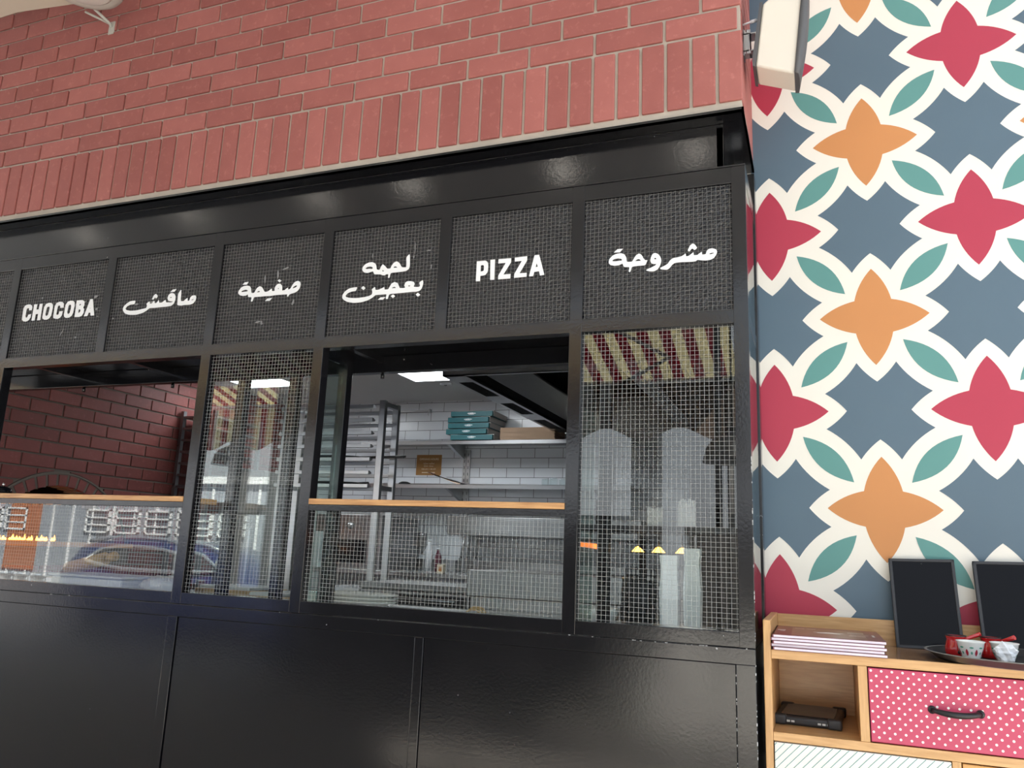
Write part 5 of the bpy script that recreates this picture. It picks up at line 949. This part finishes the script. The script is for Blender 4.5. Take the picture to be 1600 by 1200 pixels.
# middle cell: boards, white tray, tall white appliance
for k, (x0, x1, y0, y1, h_) in enumerate(((-1.845 + .07, -1.62, .26, .50, .030), (-2.15, -1.88, .42, .66, .034))):
    z = CZ + (.0003 if k else .0003)
    tag(B(x0, x1, y0, y1, z, z + h_, bev=.003).build('wooden_board', 'pale_board', base=((x0 + x1) / 2, (y0 + y1) / 2, CZ)), ('thick wooden board lying behind the tall pane between the openings', 'second wooden board, further left behind the tall pane')[k], 'board', 'wooden boards on the counter')
    tag(B(x0 + .01, x1 - .01, y0 + .01, y1 - .01, z + h_ + .0003, z + h_ + .012, bev=.004).build('white_tray', 'white_plastic', base=((x0 + x1) / 2, (y0 + y1) / 2, z + h_)), ('thin white tray on the thick wooden board behind the tall pane', 'thin white tray on the further wooden board')[k], 'tray', 'white trays on boards')
o = thing('white_fridge', 'tall pale steel fridge standing behind the tall pane between the openings', 'fridge', (-2.80, 1.75, 0))
B(-2.95, -2.72, 1.50, 2.05, .06, 1.575, bev=.006).build('body', 'grey_card', o); B(-2.945, -2.725, 1.475, 1.4995, .10, 1.32, bev=.004).build('door', 'grey_card', o); B(-2.945, -2.725, 1.475, 1.4995, 1.33, 1.565, bev=.004).build('drawer', 'grey_card', o); B(-2.755, -2.74, 1.455, 1.4745, .8, 1.25, bev=.003).build('handle', 'steel', o)
for x in (-2.9, -2.69): B(x - .015, x + .015, 1.53, 1.56, 0, .0598).build('foot', 'black_rubber', o)
# right cell
o = thing('darkening_cabinet', 'tall dark cabinet added deep in the kitchen to darken the tall right pane', 'cabinet', (-.4, 2.6, 0)); B(-.46, .03, 2.25, 2.74, .03, 2.2, bev=.004).build('body', 'steel_dark', o); B(-.455, .025, 2.23, 2.2495, .06, 2.18, bev=.003).build('door', 'cabinet_grey', o); B(-.43, -.415, 2.205, 2.2295, 1.0, 1.3, bev=.003).build('handle', 'steel', o)  # cabinet added to keep the view behind the right pane dark
B(-.44, .02, 2.27, 2.7, 0, .0298).build('plinth', 'black_plastic', o)
o = thing('inner_shelf', 'dark shelf behind the tall right pane holding white bags', 'shelf', (-.38, 1.0, 1.25))
B(-.72, -.06, .88, 1.12, 1.272, 1.300, bev=.002).build('shelf_board', 'black_paint', o)
for x in (-.46, -.08): B(x - .012, x + .012, .99, 1.01, .0, 1.271).build('leg', 'black_paint', o)
tag(B(-.428, -.367, .93, .97, 1.3005, 1.372, bev=.002).build('white_box', 'paper_white', base=(-.4, .95, 1.3)), 'small square white box on the dark inner shelf', 'box')
m_ = MB(); m_.loft([[(-.3075 + j, y, z) for (j, y) in ((0, .93), (.066, .93), (.066, .975), (0, .975))] for z in (1.3005, 1.385)], smooth=False)
pts = []
for k in range(9): m_.box(-.3075 + k * .0073, -.3075 + k * .0073 + .006, .940, .965, 1.385, 1.398 + .012 * abs(math.sin(k * 2.3)))
tag(m_.build('paper_bag', 'paper_white', base=(-.275, .95, 1.3)), 'white paper bag with a crumpled top on the dark inner shelf', 'bag')
for k, (x, h_) in enumerate(((-.225, .115), (-.175, .085), (-.62, .11))):
    tag(MB().lathe([(.0001, 0), (.024, 0), (.024, h_ * .9), (.020, h_), (.0001, h_)], (x, .97, 1.3005), 24).build('dark_canister', 'black_plastic', base=(x, .97, 1.3)), ('taller dark canister right of the paper bag on the inner shelf', 'shorter dark canister at the right end of the inner shelf', 'dark canister at the left end of the inner shelf')[k], 'canister', 'dark canisters on the inner shelf')
for k, x in enumerate((-.475, -.395, -.302)):
    o = thing('warming_lamp', f'small glowing warming lamp under the dark inner shelf, {("left", "middle", "right")[k]} of three', 'lamp', (x, 1.0, 1.2), group='warming lamps under the inner shelf')
    MB().tube([(x, 1.0, 1.2715), (x, 1.0, 1.222)], .004, 8).build('stem', 'black_plastic', o)
    MB().lathe([(.005, .022), (.010, .020), (.026, .002), (.0275, 0), (.024, .001), (.0001, .014)], (x, 1.0, 1.2), 20).build('lamp_shade', 'lamp_warm', o)
    rb = MB()
    for j in range(6): a = 2 * PI * j / 6; rb.tube([(x + .0105 * math.cos(a), 1.0 + .0105 * math.sin(a), 1.2205), (x + .028 * math.cos(a), 1.0 + .028 * math.sin(a), 1.200)], .0013, 5)
    rb.build('rib', 'black_plastic', o)
o = thing('heating_rod', 'orange glowing rod at the left behind the tall right pane', 'heater', (-.65, .90, 1.21)); MB().tube([(-.70, .90, 1.222), (-.60, .90, 1.212)], .010, 10).build('rod', 'coil_orange', o); MB().tube([(-.65, .90, 1.227), (-.65, .90, 1.2715)], .004, 8).build('bracket', 'steel', o)
o = thing('wire_basket', 'dark wire basket standing behind the tall right pane', 'basket', (-.36, .50, CZ))
b_ = MB()
for k in range(18): a = 2 * PI * k / 18; b_.tube([(-.36 + .045 * math.cos(a), .50 + .035 * math.sin(a), CZ), (-.36 + .052 * math.cos(a), .50 + .040 * math.sin(a), CZ + .19)], .0016, 5)
for k in range(10): z = CZ + .002 + k * .0205; q = .045 + .007 * k / 9; b_.tube([(-.36 + q * math.cos(2 * PI * j / 24), .50 + q * .78 * math.sin(2 * PI * j / 24), z) for j in range(24)], .0016, 5, closed=True)
b_.build('wire_frame', 'black_plastic', o); MB().lathe([(.0001, .003), (.038, .003), (.043, .15), (.0001, .15)], (-.36, .50, CZ), 20, sy=.78).build('liner', 'black_rubber', o)
for k, (x, h_, w_) in enumerate(((-.265, .235, .055), (-.19, .26, .05))):
    m_ = MB(); m_.loft([[(x - w_ / 2 - d_, .48 - d_, CZ + z), (x + w_ / 2 + d_, .48 - d_, CZ + z), (x + w_ / 2 + d_, .53 + d_, CZ + z), (x - w_ / 2 - d_, .53 + d_, CZ + z)] for z, d_ in ((.0003, 0), (h_ * .5, .003), (h_ * .8, -.002), (h_, .002))], smooth=False)
    tag(m_.build('paper_pack', 'paper_white', base=(x, .5, CZ)), ('white paper pack right of the dark wire basket', 'taller white paper pack second from the wire basket')[k], 'paper pack', 'white packs behind the right pane')
tag(B(-.60, -.10, .30, .44, CZ + .0003, CZ + .018, bev=.004).build('flat_steel_tray', 'steel', base=(-.35, .37, CZ)), 'flat steel tray in front of the wire basket behind the tall right pane', 'tray')
tag(MB().lathe([(.0001, 0), (.060, 0), (.075, .03), (.078, .05), (.070, .05), (.055, .006), (.0001, .006)], (-.52, .55, CZ + .0003), 32).build('white_bowl', 'white_ceramic', base=(-.52, .55, CZ)), 'white bowl left of the wire basket behind the tall right pane', 'bowl')
# service bell on the ledge
o = thing('service_bell', 'black domed service bell on the left serving ledge', 'bell', (-2.838, .05, 1.3238))
MB().lathe([(.0001, .003), (.038, .003), (.038, 0), (.0001, 0)], (-2.838, .05, 1.3238), 30).build('base', 'black_plastic', o); MB().lathe([(.036, .004), (.035, .012), (.028, .023), (.014, .030), (.0001, .032)], (-2.838, .05, 1.3238), 30).build('dome', 'screen_glass', o); MB().lathe([(.005, .0322), (.005, .038), (.0035, .040), (.003, .044), (.0001, .045)], (-2.838, .05, 1.3238), 14).build('button', 'chrome', o)
# --- brick oven mouth and fire
o = thing('brick_oven', 'arched brick oven mouth with a burning fire in the brick side wall', 'oven', (KX, ARC_Y, 1.1))
N = 21; a_0, a_1 = math.radians(8), math.radians(172)
for k in range(N):
    b0, b1 = a_0 + (a_1 - a_0) * k / N + .010, a_0 + (a_1 - a_0) * (k + 1) / N - .010
    P_ = [(KX - .03, ARC_Y + RI * math.cos(b0), ARC_Z + RI * math.sin(b0)), (KX - .03, ARC_Y + (RO - .012) * math.cos(b0), ARC_Z + (RO - .012) * math.sin(b0)), (KX - .03, ARC_Y + (RO - .012) * math.cos(b1), ARC_Z + (RO - .012) * math.sin(b1)), (KX - .03, ARC_Y + RI * math.cos(b1), ARC_Z + RI * math.sin(b1))]
    if min(p[2] for p in P_) < 1.10: continue
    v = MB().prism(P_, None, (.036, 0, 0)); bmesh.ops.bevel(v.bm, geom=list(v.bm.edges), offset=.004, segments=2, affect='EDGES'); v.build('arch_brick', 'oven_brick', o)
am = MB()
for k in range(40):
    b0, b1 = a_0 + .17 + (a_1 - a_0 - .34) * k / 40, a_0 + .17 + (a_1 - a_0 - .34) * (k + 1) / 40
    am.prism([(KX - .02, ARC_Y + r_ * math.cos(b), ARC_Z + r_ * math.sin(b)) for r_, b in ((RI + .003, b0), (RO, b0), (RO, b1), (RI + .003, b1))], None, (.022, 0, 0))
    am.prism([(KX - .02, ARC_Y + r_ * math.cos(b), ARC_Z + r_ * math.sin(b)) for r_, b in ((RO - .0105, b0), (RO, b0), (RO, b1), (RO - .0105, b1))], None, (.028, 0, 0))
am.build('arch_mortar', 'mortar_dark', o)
ch = MB(); ch.box(KX - 1.1, KX - 1.0, .75, 1.95, 1.0, 1.6); ch.box(KX - 1.0, KX - .151, .75, .80, 1.0, 1.6); ch.box(KX - 1.0, KX - .151, 1.90, 1.95, 1.0, 1.6); ch.box(KX - 1.0, KX - .151, .80, 1.90, 1.52, 1.6); ch.box(KX - 1.0, KX - .151, .80, 1.90, 1.04, 1.10); ch.build('chamber', 'black_rubber', o)
lg = B(KX - .14, KX + .09, ARC_Y - RI - .04, ARC_Y + RI + .04, 1.102, 1.130, bev=.003).build('mouth_ledge', 'terra', o); lg['label'] = 'brown ledge at the oven mouth'
fl = MB(); rs = random.Random(11)
for k in range(46):
    y = .86 + k * .0128; h_ = rs.uniform(.012, .030) + (.02 if k % 7 == 3 else 0); x = KX - .10 + rs.uniform(-.02, .02); q = rs.uniform(.006, .010)
    fl.lathe([(.0001, 0), (q * .8, h_ * .08), (q, h_ * .25), (q * .62, h_ * .55), (q * .25, h_ * .82), (.0001, h_)], (x, y, 1.1310), 8)
tag(fl.build('oven_fire', 'flame', base=(KX - .1, 1.15, 1.131)), 'row of small orange flames at the oven mouth, behind the low left glass', 'fire')

# ================================================================ what stands behind the viewer and shows in the glass
def awning(x0, x1, z_b, label, val_stripes, name='awning'):
    o = thing(name, label, 'awning', ((x0 + x1) / 2, -2, 3.0), group='awnings over the terrace')
    y0, zt, y1, zf = -3.17, 2.83, -4.0, 2.58
    m_ = MB(); P_ = .0825; n_ = int((x1 - x0) / P_)
    for k in range(n_):
        a, b = x0 + k * P_, x0 + (k + 1) * P_; m_.m('awning_maroon' if k % 2 else 'awning_cream').prism([(a, y0, zt), (b, y0, zt), (b, y1, zf), (a, y1, zf)], None, (0, 0, .0015))
    m_.build('canopy', None, o)
    v = MB()
    for k in range(n_):
        v.m(('awning_maroon' if k % 2 else 'awning_cream') if val_stripes else 'valance_shaded')  # shade on the right-hand valance is put into its cloth colour
        pts = [(x0 + k * P_, y1, zf)]
        for j in range(7):
            x = x0 + (k + j / 6) * P_; pts.append((x, y1, z_b + .05 + .05 * math.cos(2 * PI * (x + 1.39) / .59)))
        pts.append((x0 + (k + 1) * P_, y1, zf)); v.prism(pts, None, (0, .0015, 0))
    v.build('valance', None, o)
    MB().tube([(x0, y1 + .02, zf - .02), (x1, y1 + .02, zf - .02)], .022, 12).build('front_bar', 'steel', o)
    for x in (x0 + .15, x1 - .15): MB().tube([(x, y1 + .02, 0), (x, y1 + .02, zf - .04)], .025, 10).build('post', 'dark_column', o); MB().tube([(x, -3.17, 0), (x, -3.17, 2.83)], .025, 10).build('post', 'dark_column', o)
    for x in (x0 + .9, x1 - .9): MB().tube([(x, -3.165, 2.80), (x + .35, -3.6, 2.66), (x - .1, y1 + .04, zf - .03)], .016, 10).build('folding_arm', 'steel_dark', o)
    return o
awning(-9.4, -2.95, 2.10, 'left striped maroon and cream awning with a scalloped striped valance', True)
awning(-2.90, -.26, 2.09, 'right striped maroon and cream awning with a scalloped valance coloured dark as if shaded', False)
tag(B(-1.20, -.985, -4.30, -4.08, .0, 2.9, bev=.01).build('terrace_column', 'dark_column', base=(-1.05, -4.2, 0)), 'dark square terrace column mirrored in the tall right pane', 'column')
tag(B(-4.5, -1.205, -4.30, -4.16, .0, 1.50, bev=.01).build('masking_parapet', 'dark_column', base=(-2.8, -4.2, 0)), 'dark unseen terrace wall beside the column, raised to block reflections', 'wall')  # raised to keep bright reflections out of the low middle glass
tag(B(-1.06, 2.8, -3.80, -3.70, .0, .70, bev=.01).build('reflector_wall', 'white_render', base=(.9, -3.75, 0)), 'low white sunlit wall added to brighten the black base panel by reflection', 'wall')  # added reflector behind the viewer, gives the base panel a bright area
o = thing('street_barrier', 'dark street barrier mirrored low in the tall right pane, deepened to block sunlit ground', 'barrier', (.8, -5.1, 0)); B(-.925, 2.6, -5.15, -5.05, .5, 1.46, bev=.01).build('screen', 'dark_column', o)  # screen made deep to keep sunlit ground out of the right pane
for x in (-.85, .8, 2.5): B(x - .03, x + .03, -5.13, -5.07, 0, .499).build('post', 'dark_column', o)
def pendant(x, y, z, r_, label):
    o = thing('pendant_lamp', label, 'pendant lamp', (x, y, z), group='black pendant lamps over the terrace')
    MB().lathe([(r_, 0), (r_ * .98, .012), (r_ * .86, r_ * .52), (r_ * .66, r_ * .78), (r_ * .30, r_ * .98), (.03, r_ * 1.05), (.03, r_ * 1.25), (.0001, r_ * 1.27)], (x, y, z), 40).build('lamp_shade', 'black_plastic', o)
    MB().lathe([(r_ * .985, .002), (r_ * .84, r_ * .50), (r_ * .64, r_ * .75), (.0001, r_ * .9)], (x, y, z), 40).build('inner_shade', 'terra', o)
    MB().tube([(x, y, z + r_ * 1.26), (x, y, 3.949)], .006, 8).build('cord', 'black_plastic', o)
pendant(-.30, -2.96, 1.79, .185, 'black pendant lamp with an orange inside, mirrored at the right pane')
pendant(-4.66, -3.0, 1.83, .17, 'black pendant lamp mirrored at the left edge of the tall pane')
# --- parked car, its left side to the counter
CY = -7.0
o = thing('parked_car', 'parked dark blue hatchback mirrored in the low left glass', 'car', (-8.7, CY - .85, -.38))
def sect(x, hw, zb, zs, zt, tw):
    """closed ring: sill, flank, shoulder and top"""
    return [(x, CY - .86 + s_ * w_, z) for s_, w_, z in ((1, hw * .90, zb), (1, hw, zb + .18), (1, hw * 1.0, (zb + zs) / 2 + .05), (1, hw * .97, zs), (1, tw, zt - .05), (1, tw * .86, zt), (-1, tw * .86, zt), (-1, tw, zt - .05), (-1, hw * .97, zs), (-1, hw, (zb + zs) / 2 + .05), (-1, hw, zb + .18), (-1, hw * .90, zb))]
S_ = [(-10.86, .62, -.10, .45, .50, .55), (-10.82, .76, -.16, .62, .80, .60), (-10.62, .83, -.18, .70, 1.02, .60), (-10.30, .86, -.19, .72, 1.09, .62), (-9.6, .87, -.19, .70, 1.145, .64), (-9.0, .87, -.19, .67, 1.12, .64), (-8.65, .87, -.19, .66, 1.06, .63), (-8.3, .87, -.19, .65, .96, .62), (-7.75, .86, -.19, .64, .72, .66), (-7.1, .84, -.18, .58, .62, .62), (-6.7, .78, -.16, .48, .52, .56), (-6.52, .62, -.10, .34, .38, .45)]
b_ = MB(); b_.loft([sect(*s_) for s_ in S_]); b_.build('body', 'car_blue', o)
WO = [(-10.28, .80), (-10.07, .97), (-9.74, 1.020), (-9.37, 1.035), (-8.88, 1.005), (-8.50, .945), (-8.02, .72), (-8.48, .70), (-9.42, .705), (-9.80, .735), (-10.17, .785)]
def yw(z): return CY + .008 - max(0, z - .70) * .56
b_ = MB(); b_.prism([(x, yw(z), z) for x, z in WO], None, (0, -.012, 0)); b_.build('side_window', 'car_glass', o)
MB().tube([(x, yw(z) + .006, z) for x, z in WO], .028, 8, closed=True).build('window_trim', 'silver_trim', o)
MB().tube([(x, yw(z) - .10, z) for x, z in ((-10.5, 1.085), (-10.15, 1.145), (-9.6, 1.175), (-9.0, 1.15), (-8.6, 1.09), (-8.1, .97))], .028, 8).build('roof_glint', 'silver_trim', o)  # silver tube stands for the sky reflected along the roof edge
MB().tube([(-9.15, yw(.69) + .004, .69), (-9.12, yw(1.02) + .004, 1.02)], .02, 8).build('door_pillar', 'black_plastic', o)
mr_ = MB(); bmesh.ops.create_icosphere(mr_.bm, subdivisions=2, radius=1); bmesh.ops.transform(mr_.bm, matrix=Matrix.Translation((-7.93, CY + .11, .85)) @ Matrix.Diagonal((.12, .10, .085, 1)), verts=mr_.bm.verts)
for f in mr_.bm.faces: f.smooth = True
mr_.tube([(-8.0, CY - .02, .76), (-7.95, CY + .08, .80)], .02, 8); mr_.build('mirror', 'chrome', o)
for x in (-10.0, -7.45):
    for y in (CY - .09, CY - 1.62):
        w_ = MB().lathe([(.20, -.10), (.31, -.10), (.33, -.07), (.33, .07), (.31, .10), (.20, .10)], (x, y, -.048), 32, axis='y').build('tyre', 'tyre', o); MB().lathe([(.0001, -.06), (.20, -.085), (.20, .085), (.0001, .06)], (x, y, -.048), 20, axis='y').build('rim', 'steel', w_)
for x in (-9.35, -8.45): MB().tube([(x, CY + .012, .58), (x + .16, CY + .012, .58)], .012, 8).build('door_handle', 'chrome', o)
# --- far building across the street
o = thing('far_building', 'grey blue building with white framed windows across the street, mirrored in the glass', 'building', (-18, -20, -.4))
B(-34, -8.2, -24, -20, -.4, 3.1).build('facade', 'bldg_wall', o); B(-34.2, -8.0, -24.2, -19.85, 3.1, 3.35).build('cornice', 'bldg_trim', o)
for k in range(9):
    x = -33.2 + k * 1.32 if k < 4 else -25.05 + (k - 4) * 1.42
    f = MB()
    for a in ((0, .07, 0, .85), (1.08, 1.15, 0, .85), (0, 1.15, 0, .07), (0, 1.15, .78, .85), (0, 1.15, .26, .32), (0, 1.15, .52, .58)): f.box(x + a[0], x + a[1], -20.0, -19.93, 1.25 + a[2], 1.25 + a[3])
    w_ = f.build('window', 'bldg_trim', o); B(x + .04, x + 1.11, -20.02, -19.97, 1.29, 2.06).build('pane', 'bldg_glass', w_)
B(-29.0, -27.4, -20.02, -19.95, -.2, 2.6).build('shutter', 'rust_shutter', o)
for k in range(26): B(-33.8 + k, -33.72 + k, -20.02, -19.96, -.4, 3.1).build('wall_batten', 'bldg_trim', o)
tag(MB().tube([(-10.2, -12.0, -.38), (-10.2, -12.0, 4.5)], .05, 10).build('flag_pole', 'steel', base=(-10.2, -12, -.38)), 'pale steel pole in the street mirrored in the glass', 'pole')
